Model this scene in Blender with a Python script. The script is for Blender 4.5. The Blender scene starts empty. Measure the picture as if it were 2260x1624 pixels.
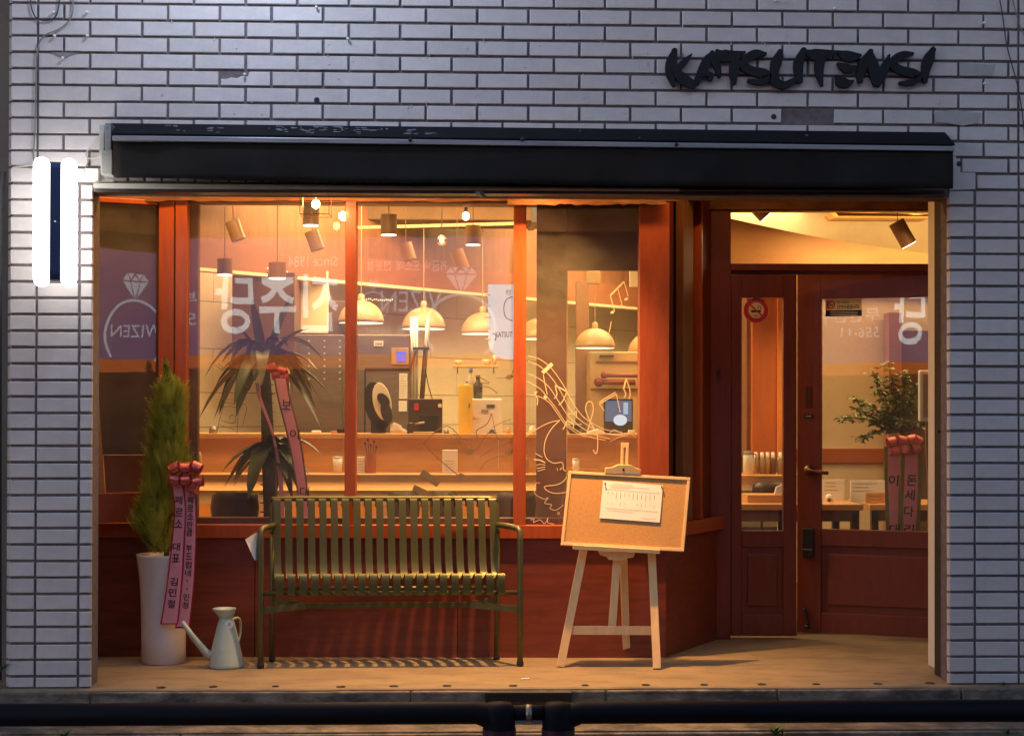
import bpy, math, random
from mathutils import Vector, Matrix
random.seed(7)
S = bpy.context.scene
COL = S.collection

# ------------------------------------------------------------------ camera
FPX, HZ = 3500.0, 900.0
YAW, ROLL, PIT, DIST, EYE, CX = .03549, .002137, .008943, 7.10875, 1.24663, -.32325
fw = Vector((math.sin(YAW)*math.cos(PIT), math.cos(YAW)*math.cos(PIT), math.sin(PIT)))
r0 = Vector((math.cos(YAW), -math.sin(YAW), 0)); u0 = r0.cross(fw)
rt = r0*math.cos(ROLL) + u0*math.sin(ROLL); up = -r0*math.sin(ROLL) + u0*math.cos(ROLL)
CAM = Vector((CX, -DIST, EYE)); CY = HZ - FPX*math.tan(PIT)
cd = bpy.data.cameras.new('camera'); co = bpy.data.objects.new('camera', cd); COL.objects.link(co)
cd.sensor_width = 36; cd.lens = FPX/2260*36; cd.shift_y = (CY-812)/2260
cd.clip_end = 200; cd.clip_start = .05
M = Matrix.Identity(4)
for i in range(3):
    M[i][0], M[i][1], M[i][2], M[i][3] = rt[i], up[i], -fw[i], CAM[i]
co.matrix_world = M
S.camera = co

# ------------------------------------------------------------------ sky, sun, exposure
W = bpy.data.worlds.new('World'); S.world = W; W.use_nodes = True
nt = W.node_tree; bg = nt.nodes['Background']
sk = nt.nodes.new('ShaderNodeTexSky'); sk.sky_type = 'NISHITA'; sk.sun_disc = False
sk.sun_elevation = math.radians(9); sk.sun_rotation = math.radians(200)
sk.ozone_density = 3.0; sk.air_density = 1.0; sk.dust_density = 1.0
tn = nt.nodes.new('ShaderNodeMix'); tn.data_type = 'RGBA'; tn.blend_type = 'MULTIPLY'; tn.inputs[0].default_value = 1
tn.inputs[7].default_value = (1.13, 1.03, 1.0, 1)
nt.links.new(sk.outputs[0], tn.inputs[6]); nt.links.new(tn.outputs[2], bg.inputs[0]); bg.inputs[1].default_value = .15
sl = bpy.data.lights.new('dusk_sun', 'SUN'); sl.energy = .04; sl.angle = math.radians(20); sl.color = (1, .9, .85)
so = bpy.data.objects.new('dusk_sun', sl); COL.objects.link(so)
so.rotation_euler = (math.radians(60), 0, math.radians(20))
S.view_settings.view_transform = 'Standard'; S.view_settings.look = 'None'
S.view_settings.gamma = 1; S.view_settings.exposure = 1.0
S.view_settings.use_curve_mapping = False
S.render.engine = 'CYCLES'
S.cycles.use_denoising = True
S.cycles.max_bounces = 8; S.cycles.transparent_max_bounces = 24
S.cycles.diffuse_bounces = 4; S.cycles.glossy_bounces = 4
S.cycles.sample_clamp_indirect = 6
S.cycles.caustics_reflective = False; S.cycles.caustics_refractive = False

def light(kind, name, loc, power, color, size=.05, target=None, spot=None, blend=.5, sx=None, sy=None):
    l = bpy.data.lights.new(name, kind); l.energy = power; l.color = color
    if kind == 'AREA':
        l.shape = 'RECTANGLE'; l.size = sx; l.size_y = sy
    else:
        l.shadow_soft_size = size
    if kind == 'SPOT':
        l.spot_size = math.radians(spot); l.spot_blend = blend
    o = bpy.data.objects.new(name, l); COL.objects.link(o); o.location = loc
    if kind == 'AREA':
        v = Vector(target)-Vector(loc); o.rotation_euler = (math.atan2(v.y, -v.z), 0, 0)
    elif target is not None:
        o.rotation_euler = (Vector(target)-Vector(loc)).to_track_quat('-Z', 'Y').to_euler()
    return o

WARM = (1.0, .51, .155)
# lamps under the recess soffit
light('SPOT', 'soffit_downlight', (.10, .43, 2.72), 280, WARM, .03, (.04, .47, 0), 78, 1.0)
light('AREA', 'recess_strip_light', (-.72, .56, 2.70), 20, WARM, sx=3.7, sy=.06, target=(-.72, .70, 0))
light('POINT', 'lantern_light', (-.95, .42, 2.26), 7, (1, .52, .17), .025)
# cool lamp over the wall, above the picture
light('POINT', 'wall_lamp_light', (-1.25, -.75, 3.62), 26, (.62, .76, 1.0), .10)
# dining room and kitchen ceiling lights
INW = (1.0, .66, .30)
light('AREA', 'kitchen_ceiling_light', (-.9, 2.9, 2.68), 74, INW, sx=2.6, sy=.8, target=(-.9, 3.0, 0))
light('AREA', 'kitchen_ceiling_light', (1.1, 4.6, 2.68), 58, INW, sx=2.0, sy=1.6, target=(1.1, 4.6, 0))
light('AREA', 'ledge_strip_light', (-.6, 1.72, .80), 3.2, (1, .62, .25), sx=3.4, sy=.06, target=(-.6, 1.95, .3))
light('AREA', 'dining_ceiling_light', (2.3, 2.0, 2.30), 13, INW, sx=1.2, sy=.5, target=(2.3, 2.2, 0))
light('AREA', 'dining_ceiling_light', (-.8, 1.62, 2.64), 27, INW, sx=3.2, sy=.3, target=(-.8, 1.9, 0))

# ------------------------------------------------------------------ projection helpers (lay out things at their measured depth)
def ray(px, py): return fw + rt*((px-1130)/FPX) - up*((py-CY)/FPX)
def at(px, py, Y):
    r = ray(px, py); return CAM + r*((Y-CAM.y)/r.y)
def gr(px, py, z=0):
    r = ray(px, py); return CAM + r*((z-CAM.z)/r.z)
def sc(Y): return FPX/(Y+DIST)

class Fr:
    """a vertical plane: u along it, v into the building, z up"""
    def __init__(s, A, B):
        s.o = Vector((A[0], A[1], 0)); d = Vector((B[0]-A[0], B[1]-A[1], 0)); s.L = d.length
        s.d = d.normalized(); s.n = Vector((-s.d.y, s.d.x, 0))
    def w(s, u, v, z): return s.o + s.d*u + s.n*v + Vector((0, 0, z))
    def px(s, px, py, v=0):
        r = ray(px, py); P0 = s.o + s.n*v
        t = (P0-CAM).dot(s.n)/r.dot(s.n); P = CAM + r*t
        return (P-s.o).dot(s.d), P.z

# ------------------------------------------------------------------ materials
def lin(c):
    c /= 255.; return c/12.92 if c <= .04045 else ((c+.055)/1.055)**2.4
def C3(r, g, b): return (lin(r), lin(g), lin(b), 1)
MATS = {}
def mat(name, col, rough=.6, metal=0., var=.12, scale=8., bump=.0, bscale=60., stretch=None, rnd=0., spec=.5,
        emit=None, estr=0., trans=0., col2=None, coat=0., contrast=None):
    if name in MATS: return MATS[name]
    m = bpy.data.materials.new(name); m.use_nodes = True; MATS[name] = m
    t = m.node_tree; n = t.nodes; l = t.links; b = n['Principled BSDF']
    b.inputs['Roughness'].default_value = rough; b.inputs['Metallic'].default_value = metal
    b.inputs['Specular IOR Level'].default_value = spec
    b.inputs['Coat Weight'].default_value = coat; b.inputs['Coat Roughness'].default_value = .15
    b.inputs['Transmission Weight'].default_value = trans
    tc = n.new('ShaderNodeTexCoord'); mp = n.new('ShaderNodeMapping'); l.new(tc.outputs['Object'], mp.inputs[0])
    if stretch: mp.inputs['Scale'].default_value = stretch
    nz = n.new('ShaderNodeTexNoise'); nz.inputs['Scale'].default_value = scale
    nz.inputs['Detail'].default_value = 6; nz.inputs['Roughness'].default_value = .62
    l.new(mp.outputs[0], nz.inputs['Vector'])
    cr = n.new('ShaderNodeValToRGB')
    e = cr.color_ramp.elements
    lo, hi = contrast or (.3, .7)
    e[0].position = lo; e[1].position = hi
    c2 = col2 or tuple(min(1, c*(1+var)) for c in col[:3])+(1,)
    e[0].color = tuple(c*(1-var) for c in col[:3])+(1,); e[1].color = c2
    l.new(nz.outputs[0], cr.inputs[0]); out = cr.outputs[0]
    if rnd:
        oi = n.new('ShaderNodeObjectInfo'); mr = n.new('ShaderNodeMapRange')
        mr.inputs[3].default_value = 1-rnd; mr.inputs[4].default_value = 1+rnd
        l.new(oi.outputs['Random'], mr.inputs[0])
        vm = n.new('ShaderNodeVectorMath'); vm.operation = 'SCALE'
        l.new(out, vm.inputs[0]); l.new(mr.outputs[0], vm.inputs['Scale']); out = vm.outputs[0]
    l.new(out, b.inputs['Base Color'])
    if bump:
        n2 = n.new('ShaderNodeTexNoise'); n2.inputs['Scale'].default_value = bscale; n2.inputs['Detail'].default_value = 4
        l.new(mp.outputs[0], n2.inputs['Vector'])
        bp = n.new('ShaderNodeBump'); bp.inputs['Strength'].default_value = bump; bp.inputs['Distance'].default_value = .004
        l.new(n2.outputs[0], bp.inputs['Height']); l.new(bp.outputs[0], b.inputs['Normal'])
    r2 = n.new('ShaderNodeMapRange'); r2.inputs[3].default_value = max(0, rough-.08); r2.inputs[4].default_value = min(1, rough+.1)
    l.new(nz.outputs[0], r2.inputs[0]); l.new(r2.outputs[0], b.inputs['Roughness'])
    if emit:
        b.inputs['Emission Color'].default_value = emit; b.inputs['Emission Strength'].default_value = estr
        if estr < 30: m.cycles.emission_sampling = 'NONE'
    return m

brick_m = mat('white_painted_brick', C3(197, 187, 184), .42, var=.09, scale=14, bump=.16, bscale=70, rnd=.07)
# a few darker grime specks on the bricks
def grime(m, amt=.5, sc_=14, lo=.62, hi=.78, dark=(.16, .14, .12, 1), stretch=(1, 1, 1)):
    t = m.node_tree; n = t.nodes; l = t.links; b = n['Principled BSDF']
    src = b.inputs['Base Color'].links[0].from_socket
    g = n.new('ShaderNodeNewGeometry'); mp = n.new('ShaderNodeMapping'); mp.inputs['Scale'].default_value = stretch
    l.new(g.outputs['Position'], mp.inputs[0])
    nz = n.new('ShaderNodeTexNoise'); nz.inputs['Scale'].default_value = sc_; nz.inputs['Detail'].default_value = 8
    nz.inputs['Roughness'].default_value = .7
    l.new(mp.outputs[0], nz.inputs['Vector'])
    mr = n.new('ShaderNodeMapRange'); mr.inputs[1].default_value = lo; mr.inputs[2].default_value = hi
    mr.inputs[4].default_value = amt; l.new(nz.outputs[0], mr.inputs[0])
    mx = n.new('ShaderNodeMix'); mx.data_type = 'RGBA'
    l.new(mr.outputs[0], mx.inputs[0]); l.new(src, mx.inputs[6]); mx.inputs[7].default_value = dark
    l.new(mx.outputs[2], b.inputs['Base Color'])
grime(brick_m, .30, 5, .52, .8, (.20, .17, .15, 1), (1, 1, .35))
mortar_m = mat('dark_mortar', C3(108, 98, 98), .9, var=.3, scale=30, bump=.5, bscale=120)
cement_m = mat('cement_patch', C3(128, 122, 120), .85, var=.2, scale=12, bump=.3)
frame_m = mat('orange_stained_frame', (.38, .074, .016, 1), .42, var=.16, scale=6, stretch=(6, 6, .8), bump=.1, bscale=40, coat=.15)
door_m = mat('red_brown_door_wood', (.17, .030, .011, 1), .45, var=.14, scale=5, stretch=(7, 7, .9), bump=.1, bscale=40, coat=.1)
ply_m = mat('red_stained_plywood', (.19, .036, .014, 1), .5, var=.20, scale=4, stretch=(.9, 3, 9), bump=.12, bscale=30, coat=.1, contrast=(.35, .62))
brown_m = mat('dark_brown_wood', (.21, .08, .028, 1), .55, var=.25, scale=5, stretch=(4, 4, .7), bump=.1)
header_m = mat('rough_brown_soffit_board', (.22, .085, .032, 1), .8, var=.45, scale=7, stretch=(1, 2, 3), bump=.8, bscale=25)
oak_m = mat('oak_counter_wood', C3(214, 160, 96), .45, var=.13, scale=4, stretch=(1, 4, 9), bump=.05)
cream_m = mat('cream_wall', C3(232, 214, 176), .7, var=.05, scale=2)
tile_m = mat('cream_kitchen_tile', C3(236, 222, 190), .3, var=.05, scale=4, rnd=.03)
ceil_m = mat('brown_ceiling', (.12, .062, .026, 1), .8, var=.4, scale=2.5, bump=.3)
floor_m = mat('dark_floor', (.09, .05, .03, 1), .5, var=.3, scale=5, stretch=(1, 6, 1))
steel_m = mat('stainless_steel', C3(150, 140, 128), .35, .8, var=.12, scale=3, stretch=(1, 1, 12))
dark_m = mat('black_plastic', (.018, .016, .015, 1), .35, var=.2)
white_m = mat('white_plastic', C3(235, 232, 222), .35, var=.04)
dome_m = mat('cream_enamel', C3(172, 144, 104), .35, var=.04)
conc_m = mat('concrete_floor', C3(138, 119, 92), .8, var=.16, scale=3, bump=.35, bscale=50, contrast=(.25, .75))
grime(conc_m, .65, 3.2, .46, .68, (.11, .085, .06, 1), (1, 2.2, 1))
kerb_m = mat('dirty_kerb_stone', C3(120, 110, 98), .9, var=.45, scale=9, bump=.9, bscale=40, stretch=(1, 1, 2))
grime(kerb_m, .8, 6, .42, .62, (.025, .022, .02, 1), (1, 1, 2.5))
asph_m = mat('asphalt', (.04, .04, .042, 1), .9, var=.3, scale=60, bump=.6, bscale=200)
awn_m = mat('black_awning_cloth', (.019, .016, .014, 1), .85, spec=.15, var=.25, scale=6, bump=.15, bscale=300)
alu_m = mat('dull_aluminium', C3(150, 150, 152), .4, .75, var=.2, scale=5, stretch=(.5, 4, 8))
trim_m = mat('dusty_white_trim', C3(170, 168, 158), .55, var=.2, scale=6, stretch=(.6, 3, 3), bump=.2)
bench_m = mat('olive_green_metal', (.112, .104, .034, 1), .36, .4, var=.06, scale=20)
easel_m = mat('pale_pine_wood', C3(226, 188, 132), .5, var=.1, scale=6, stretch=(6, 6, .8))
cork_m = mat('cork_board', C3(196, 146, 88), .9, var=.14, scale=120, bump=.4, bscale=260)
paper_m = mat('white_paper', C3(238, 234, 224), .7, var=.03, scale=5)
ink_m = mat('black_ink', (.02, .017, .017, 1), .6, var=.1)
greyink_m = mat('grey_print', C3(140, 132, 120), .7, var=.1)
pot_m = mat('white_ceramic_pot', C3(222, 214, 208), .3, var=.05, scale=4, coat=.3)
can_m = mat('pale_grey_green_enamel', C3(172, 186, 172), .4, var=.06, scale=8, coat=.2)
bark_m = mat('bark', (.09, .06, .035, 1), .9, var=.4, scale=30, bump=.6)
con_m = mat('conifer_green', (.40, .43, .05, 1), .6, var=.5, scale=9, rnd=.0)
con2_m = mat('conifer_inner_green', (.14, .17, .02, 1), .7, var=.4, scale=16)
leafd_m = mat('dark_strap_leaf', (.05, .062, .018, 1), .4, var=.4, scale=8)
leafr_m = mat('glossy_small_leaf', (.10, .15, .035, 1), .3, var=.4, scale=20)
pink_m = mat('pink_satin_ribbon', C3(232, 150, 158), .45, var=.05, scale=6)
red_m = mat('red_ribbon', C3(176, 28, 44), .35, var=.2, scale=20)
gold_m = mat('red_gold_foil', C3(214, 110, 96), .25, .5, var=.35, scale=60, stretch=(1, 1, 1))
rail_m = mat('dark_navy_rail', (.004, .003, .007, 1), .6, spec=.15, var=.2, scale=9)
letter_m = mat('black_sign_letter', (.003, .004, .005, 1), .8, var=.2)
chair_m = mat('dark_brown_chair', (.045, .022, .014, 1), .4, var=.2)
copper_m = mat('aged_bronze', (.20, .09, .055, 1), .35, .8, var=.2)
chalk_m = mat('cream_paint_marker', C3(240, 214, 170), .8, var=.05, emit=None)
tan_m = mat('tan_backlit_marker', C3(120, 100, 74), .8, var=.05)  # darker tone paints how marker lines look against the bright room
cable_m = mat('grey_cable', C3(120, 118, 112), .6, var=.15)
cableb_m = mat('dark_cable', (.03, .03, .035, 1), .6)
weed_m = mat('weed_leaf', (.045, .10, .02, 1), .6, var=.4, scale=20)
yell_m = mat('yellow_cylinder_plastic', C3(240, 200, 70), .4, var=.06)
blue_m = mat('blue_cap', (.02, .06, .35, 1), .4)
jamb_m = mat('cream_jamb_panel', C3(232, 220, 200), .6, var=.05, scale=3)

grime(door_m, .35, 6, .55, .75, (.05, .015, .008, 1), (1, 1, .5)); grime(ply_m, .4, 5, .52, .72, (.05, .013, .008, 1), (.6, 1, 1.4)); grime(frame_m, .3, 7, .58, .75, (.10, .025, .01, 1))
grime(pot_m, .35, 8, .56, .75, (.35, .31, .27, 1), (1, 1, .5)); grime(can_m, .35, 16, .58, .72, (.25, .22, .16, 1)); grime(easel_m, .3, 14, .58, .72, (.45, .28, .14, 1))
def emat(name, col, st, sample=False):
    if name in MATS: return MATS[name]
    m = bpy.data.materials.new(name); m.use_nodes = True; MATS[name] = m
    n = m.node_tree.nodes; n.clear()
    e = n.new('ShaderNodeEmission'); o = n.new('ShaderNodeOutputMaterial')
    e.inputs[0].default_value = tuple(col)+(1,); e.inputs[1].default_value = st/2
    m.node_tree.links.new(e.outputs[0], o.inputs[0])
    m.cycles.emission_sampling = 'AUTO' if sample else 'NONE'
    return m
signlit_m = emat('white_lit_acrylic', (1.0, .98, .93), 6.6, True)
bulb_m = emat('glowing_bulb', (1, .72, .34), 14)
domelit_m = emat('lit_lamp_opening', (1, .80, .46), 2.4)
spotlit_m = emat('lit_spot_opening', (1, .86, .62), 5)
purple_m = emat('purple_lit_sign_face', (.28, .18, .40), 2.1)
orange_m = emat('orange_lit_strip', (1, .20, .03), 2.2)
signtxt_m = emat('white_lit_lettering', (.84, .95, 1.0), 4.8)
signtxt2_m = emat('dim_white_lettering', (.80, .85, 1.0), 2.7)
bluescr_m = emat('blue_display', (.25, .22, .9), .9)
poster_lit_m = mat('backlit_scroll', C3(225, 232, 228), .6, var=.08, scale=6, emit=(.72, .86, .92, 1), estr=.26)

def glass(name, boost=1.25, tint=(1, 1, 1), dust=.055):
    m = bpy.data.materials.new(name); m.use_nodes = True
    n = m.node_tree.nodes; l = m.node_tree.links; n.clear()
    tr = n.new('ShaderNodeBsdfTransparent'); tr.inputs[0].default_value = tuple(tint)+(1,)
    gl = n.new('ShaderNodeBsdfGlossy'); gl.inputs['Roughness'].default_value = 0.0
    ge = n.new('ShaderNodeNewGeometry')
    ir = n.new('ShaderNodeMapRange'); ir.inputs[3].default_value = 1.5; ir.inputs[4].default_value = 1/1.5
    l.new(ge.outputs['Backfacing'], ir.inputs[0])      # same Fresnel curve on both faces of the thin pane
    fr = n.new('ShaderNodeFresnel'); l.new(ir.outputs[0], fr.inputs[0])
    mu = n.new('ShaderNodeMath'); mu.operation = 'MULTIPLY'; mu.inputs[1].default_value = boost; mu.use_clamp = True
    mx = n.new('ShaderNodeMixShader'); o = n.new('ShaderNodeOutputMaterial')
    l.new(fr.outputs[0], mu.inputs[0]); l.new(mu.outputs[0], mx.inputs[0])
    l.new(tr.outputs[0], mx.inputs[1]); l.new(gl.outputs[0], mx.inputs[2])
    tg = n.new('ShaderNodeTexCoord'); ng = n.new('ShaderNodeTexNoise'); ng.inputs['Scale'].default_value = 3.5; ng.inputs['Detail'].default_value = 1
    l.new(tg.outputs['Object'], ng.inputs['Vector']); bg_ = n.new('ShaderNodeBump'); bg_.inputs['Strength'].default_value = 1; bg_.inputs['Distance'].default_value = .00030
    l.new(ng.outputs[0], bg_.inputs['Height']); l.new(bg_.outputs[0], gl.inputs['Normal'])
    df = n.new('ShaderNodeBsdfDiffuse'); df.inputs[0].default_value = (.6, .55, .48, 1)
    nz = n.new('ShaderNodeTexNoise'); nz.inputs['Scale'].default_value = 2.2; nz.inputs['Detail'].default_value = 7; nz.inputs['Roughness'].default_value = .7
    tc = n.new('ShaderNodeTexCoord'); mp = n.new('ShaderNodeMapping'); mp.inputs['Scale'].default_value = (1, 1, 1.6)
    l.new(tc.outputs['Object'], mp.inputs[0]); l.new(mp.outputs[0], nz.inputs['Vector'])
    mr = n.new('ShaderNodeMapRange'); mr.inputs[1].default_value = .35; mr.inputs[2].default_value = .75; mr.inputs[3].default_value = dust*.4; mr.inputs[4].default_value = dust*1.8
    l.new(nz.outputs[0], mr.inputs[0])
    m2 = n.new('ShaderNodeMixShader'); l.new(mr.outputs[0], m2.inputs[0]); l.new(mx.outputs[0], m2.inputs[1]); l.new(df.outputs[0], m2.inputs[2])
    l.new(m2.outputs[0], o.inputs[0])
    return m
glass_m = glass('window_glass')

# ------------------------------------------------------------------ mesh helpers
class MB:
    def __init__(s): s.v = []; s.f = []
    def add(s, V, F):
        b = len(s.v); s.v += [Vector(p) for p in V]; s.f += [tuple(b+i for i in f) for f in F]; return s
    def hexa(s, P):   # 8 points: bottom 4 (ccw), top 4
        return s.add(P, [(0, 3, 2, 1), (4, 5, 6, 7), (0, 1, 5, 4), (1, 2, 6, 5), (2, 3, 7, 6), (3, 0, 4, 7)])
    def box(s, x0, x1, y0, y1, z0, z1):
        return s.hexa([(x0, y0, z0), (x1, y0, z0), (x1, y1, z0), (x0, y1, z0), (x0, y0, z1), (x1, y0, z1), (x1, y1, z1), (x0, y1, z1)])
    def fbox(s, fr, u0, u1, v0, v1, z0, z1):
        return s.hexa([fr.w(u0, v0, z0), fr.w(u1, v0, z0), fr.w(u1, v1, z0), fr.w(u0, v1, z0),
                       fr.w(u0, v0, z1), fr.w(u1, v0, z1), fr.w(u1, v1, z1), fr.w(u0, v1, z1)])
    def pbox(s, fr, x0, y0, x1, y1, v0, v1):
        ym = (y0+y1)/2; xm = (x0+x1)/2
        return s.fbox(fr, fr.px(x0, ym, v0)[0], fr.px(x1, ym, v0)[0], v0, v1, fr.px(xm, y1, v0)[1], fr.px(xm, y0, v0)[1])
    def bar(s, A, B, w, t, side=Vector((0, 1, 0))):   # rectangular bar from A to B; w across, t along side
        A = Vector(A); B = Vector(B); d = (B-A).normalized(); n = (side - d*side.dot(d)).normalized(); x = d.cross(n)
        q = [x*-w/2-n*t/2, x*w/2-n*t/2, x*w/2+n*t/2, x*-w/2+n*t/2]
        return s.add([A+k for k in q]+[B+k for k in q], [(0, 3, 2, 1), (4, 5, 6, 7), (0, 1, 5, 4), (1, 2, 6, 5), (2, 3, 7, 6), (3, 0, 4, 7)])
    def tube(s, path, r, n=8, caps=True):
        P = [Vector(p) for p in path]; R = r if isinstance(r, (list, tuple)) else [r]*len(P)
        b = len(s.v); d0 = (P[1]-P[0]).normalized()
        nrm = d0.orthogonal().normalized()
        for i, p in enumerate(P):
            d = (P[min(i+1, len(P)-1)]-P[max(i-1, 0)]).normalized()
            nrm = (nrm - d*nrm.dot(d)).normalized(); bi = d.cross(nrm)
            for k in range(n):
                a = 2*math.pi*k/n; s.v.append(p + (nrm*math.cos(a)+bi*math.sin(a))*R[i])
        for i in range(len(P)-1):
            for k in range(n):
                k2 = (k+1) % n; s.f.append((b+i*n+k, b+i*n+k2, b+(i+1)*n+k2, b+(i+1)*n+k))
        if caps:
            s.f.append(tuple(b+k for k in reversed(range(n)))); s.f.append(tuple(b+(len(P)-1)*n+k for k in range(n)))
        return s
    def lathe(s, c, prof, n=32, axis='z', cap0=False, cap1=False):
        c = Vector(c); b = len(s.v)
        for r, h in prof:
            for k in range(n):
                a = 2*math.pi*k/n; x, y = r*math.cos(a), r*math.sin(a)
                s.v.append(c + (Vector((x, y, h)) if axis == 'z' else Vector((h, x, y)) if axis == 'x' else Vector((x, h, y))))
        for i in range(len(prof)-1):
            for k in range(n):
                k2 = (k+1) % n; s.f.append((b+i*n+k, b+i*n+k2, b+(i+1)*n+k2, b+(i+1)*n+k))
        if cap0: s.f.append(tuple(b+k for k in reversed(range(n))))
        if cap1: s.f.append(tuple(b+(len(prof)-1)*n+k for k in range(n)))
        return s
    def prism(s, pts, ext):   # pts: 3D polygon, ext: vector
        n = len(pts); P = [Vector(p) for p in pts]; e = Vector(ext)
        return s.add(P+[p+e for p in P], [tuple(reversed(range(n))), tuple(range(n, 2*n))] + [(i, (i+1) % n, n+(i+1) % n, n+i) for i in range(n)])
    def grid(s, rows):
        b = len(s.v); m = len(rows[0])
        for r in rows: s.v += [Vector(p) for p in r]
        for i in range(len(rows)-1):
            for j in range(m-1): s.f.append((b+i*m+j, b+i*m+j+1, b+(i+1)*m+j+1, b+(i+1)*m+j))
        return s

WLOC = {}
def obj(name, mb, m, parent=None, smooth=False, bevel=0, label=None, cat=None, group=None, kind=None, mods=None, solid=0):
    off = WLOC.get(parent.name, Vector()) if parent else Vector()
    me = bpy.data.meshes.new(name); me.from_pydata([tuple(v-off) for v in mb.v], [], mb.f); me.update()
    for mm in (m if isinstance(m, (list, tuple)) else [m]): me.materials.append(mm)
    if smooth:
        for p in me.polygons: p.use_smooth = True
    o = bpy.data.objects.new(name, me); COL.objects.link(o)
    if parent: o.parent = parent
    WLOC[o.name] = off
    if bevel:
        b = o.modifiers.new('bevel', 'BEVEL'); b.width = bevel; b.segments = 2; b.limit_method = 'ANGLE'
    if solid:
        b = o.modifiers.new('solid', 'SOLIDIFY'); b.thickness = solid
    if label: o['label'] = label
    if cat: o['category'] = cat
    if group: o['group'] = group
    if kind: o['kind'] = kind
    return o
def thing(name, label, cat, loc, group=None):
    o = bpy.data.objects.new(name, None); COL.objects.link(o); o.location = loc; o.empty_display_size = .1
    o['label'] = label; o['category'] = cat
    if group: o['group'] = group
    WLOC[o.name] = Vector(loc)
    return o
def kids(o): return [c for c in o.children]
def copy_tree(o, loc=None, label=None, parent=None):
    c = o.copy(); COL.objects.link(c)
    if parent: c.parent = parent
    if loc is not None: c.location = loc
    if label: c['label'] = label
    WLOC[c.name] = Vector(c.location) if loc is not None else WLOC.get(o.name, Vector())
    for k in kids(o): copy_tree(k, parent=c)
    return c

def catmull(P, n=6, closed=False):
    P = [Vector(p) for p in P]; out = []
    m = len(P)
    for i in range(m-1):
        a, b, c, d = P[max(i-1, 0)], P[i], P[i+1], P[min(i+2, m-1)]
        for k in range(n):
            t = k/n
            out.append(.5*((2*b)+(c-a)*t+(2*a-5*b+4*c-d)*t*t+(3*b-a-3*c+d)*t**3))
    out.append(P[-1]); return out

# strokes drawn on a plane: pts in picture pixels with widths in px
def stroke(mb, fr, pts, w, v, thick=.0015, n=5, smooth=True):
    ws = w if isinstance(w, (list, tuple)) else [w]*len(pts)
    Q = [Vector((p[0], p[1], ww)) for p, ww in zip(pts, ws)]
    if smooth and len(Q) > 2: Q = catmull(Q, n)
    L = []; R = []
    for i, q in enumerate(Q):
        d = (Q[min(i+1, len(Q)-1)]-Q[max(i-1, 0)]); d.z = 0
        if d.length < 1e-6: d = Vector((1, 0, 0))
        d.normalize(); nn = Vector((-d.y, d.x, 0))*max(.3, q.z)/2
        L.append(q+nn); R.append(q-nn)
    b = len(mb.v); k = len(Q)
    def W(p, dv):
        u, z = fr.px(p.x, p.y, v); return fr.w(u, v+dv, z)
    for p in L: mb.v.append(W(p, 0))
    for p in R: mb.v.append(W(p, 0))
    for p in L: mb.v.append(W(p, thick))
    for p in R: mb.v.append(W(p, thick))
    for i in range(k-1):
        mb.f += [(b+i, b+i+1, b+k+i+1, b+k+i), (b+2*k+i, b+3*k+i, b+3*k+i+1, b+2*k+i+1),
                 (b+i, b+2*k+i, b+2*k+i+1, b+i+1), (b+k+i, b+k+i+1, b+3*k+i+1, b+3*k+i)]
    mb.f += [(b, b+k, b+3*k, b+2*k), (b+k-1, b+3*k-1, b+4*k-1, b+2*k+k-1)][:1]
    return mb

# text to mesh (built-in Blender font, which also covers Korean)
def text_mesh(txt, w, h, bold=.0, ext=.0):
    cu = bpy.data.curves.new('t', 'FONT'); cu.body = txt; cu.offset = bold; cu.extrude = 0; cu.resolution_u = 3
    cu.align_x = 'LEFT'
    o = bpy.data.objects.new('t', cu); COL.objects.link(o)
    dg = bpy.context.evaluated_depsgraph_get(); dg.update()
    me = bpy.data.meshes.new_from_object(o.evaluated_get(dg))
    V = [v.co.copy() for v in me.vertices]; F = [tuple(p.vertices) for p in me.polygons]
    bpy.data.objects.remove(o); bpy.data.curves.remove(cu); bpy.data.meshes.remove(me)
    if not V: return [], []
    x0, x1 = min(v.x for v in V), max(v.x for v in V); y0, y1 = min(v.y for v in V), max(v.y for v in V)
    sx = w/max(1e-6, x1-x0); sy = h/max(1e-6, y1-y0)
    if w is None or w == 0: sx = sy
    return [Vector(((v.x-(x0+x1)/2)*sx, (v.y-(y0+y1)/2)*sy, 0)) for v in V], F
def put_text(mb, txt, c, w, h, ex, ey, bold=0.):
    V, F = text_mesh(txt, w, h, bold); c = Vector(c)
    mb.add([c+Vector(ex)*v.x+Vector(ey)*v.y for v in V], F); return mb
EX, EY, EZ = Vector((1, 0, 0)), Vector((0, 1, 0)), Vector((0, 0, 1))

# ================================================================== FACADE WALL
BX, BZ, ZT = .23, .07289, 3.04149
FAC = Fr((-3, 0), (3, 0))     # u = X+3
def rowz(k): return ZT - BZ*k
brick_cache = {}
def brick_mesh(L, H, dp, variant):
    key = (round(L, 3), round(H, 4), dp, variant)
    if key in brick_cache: return brick_cache[key]
    rr = random.Random(hash((round(L*1000), variant)) & 0xffff)
    j = lambda a=.0009: rr.uniform(-a, a)
    c = .0028
    P = []
    for (y, ins) in ((dp, 0), (c, 0), (0, c)):
        for sx_, sz in ((-1, -1), (1, -1), (1, 1), (-1, 1)):
            P.append((sx_*(L/2-ins)+j(), y+(j(.0006) if y < dp else 0), sz*(H/2-ins)+j()))
    F = [(8, 9, 10, 11)]
    for a in (0, 4):
        for i in range(4):
            F.append((a+i, a+(i+1) % 4, a+4+(i+1) % 4, a+4+i))
    me = bpy.data.meshes.new('brick'); me.from_pydata(P, [], F); me.materials.append(brick_m); me.update()
    brick_cache[key] = me; return me
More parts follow.
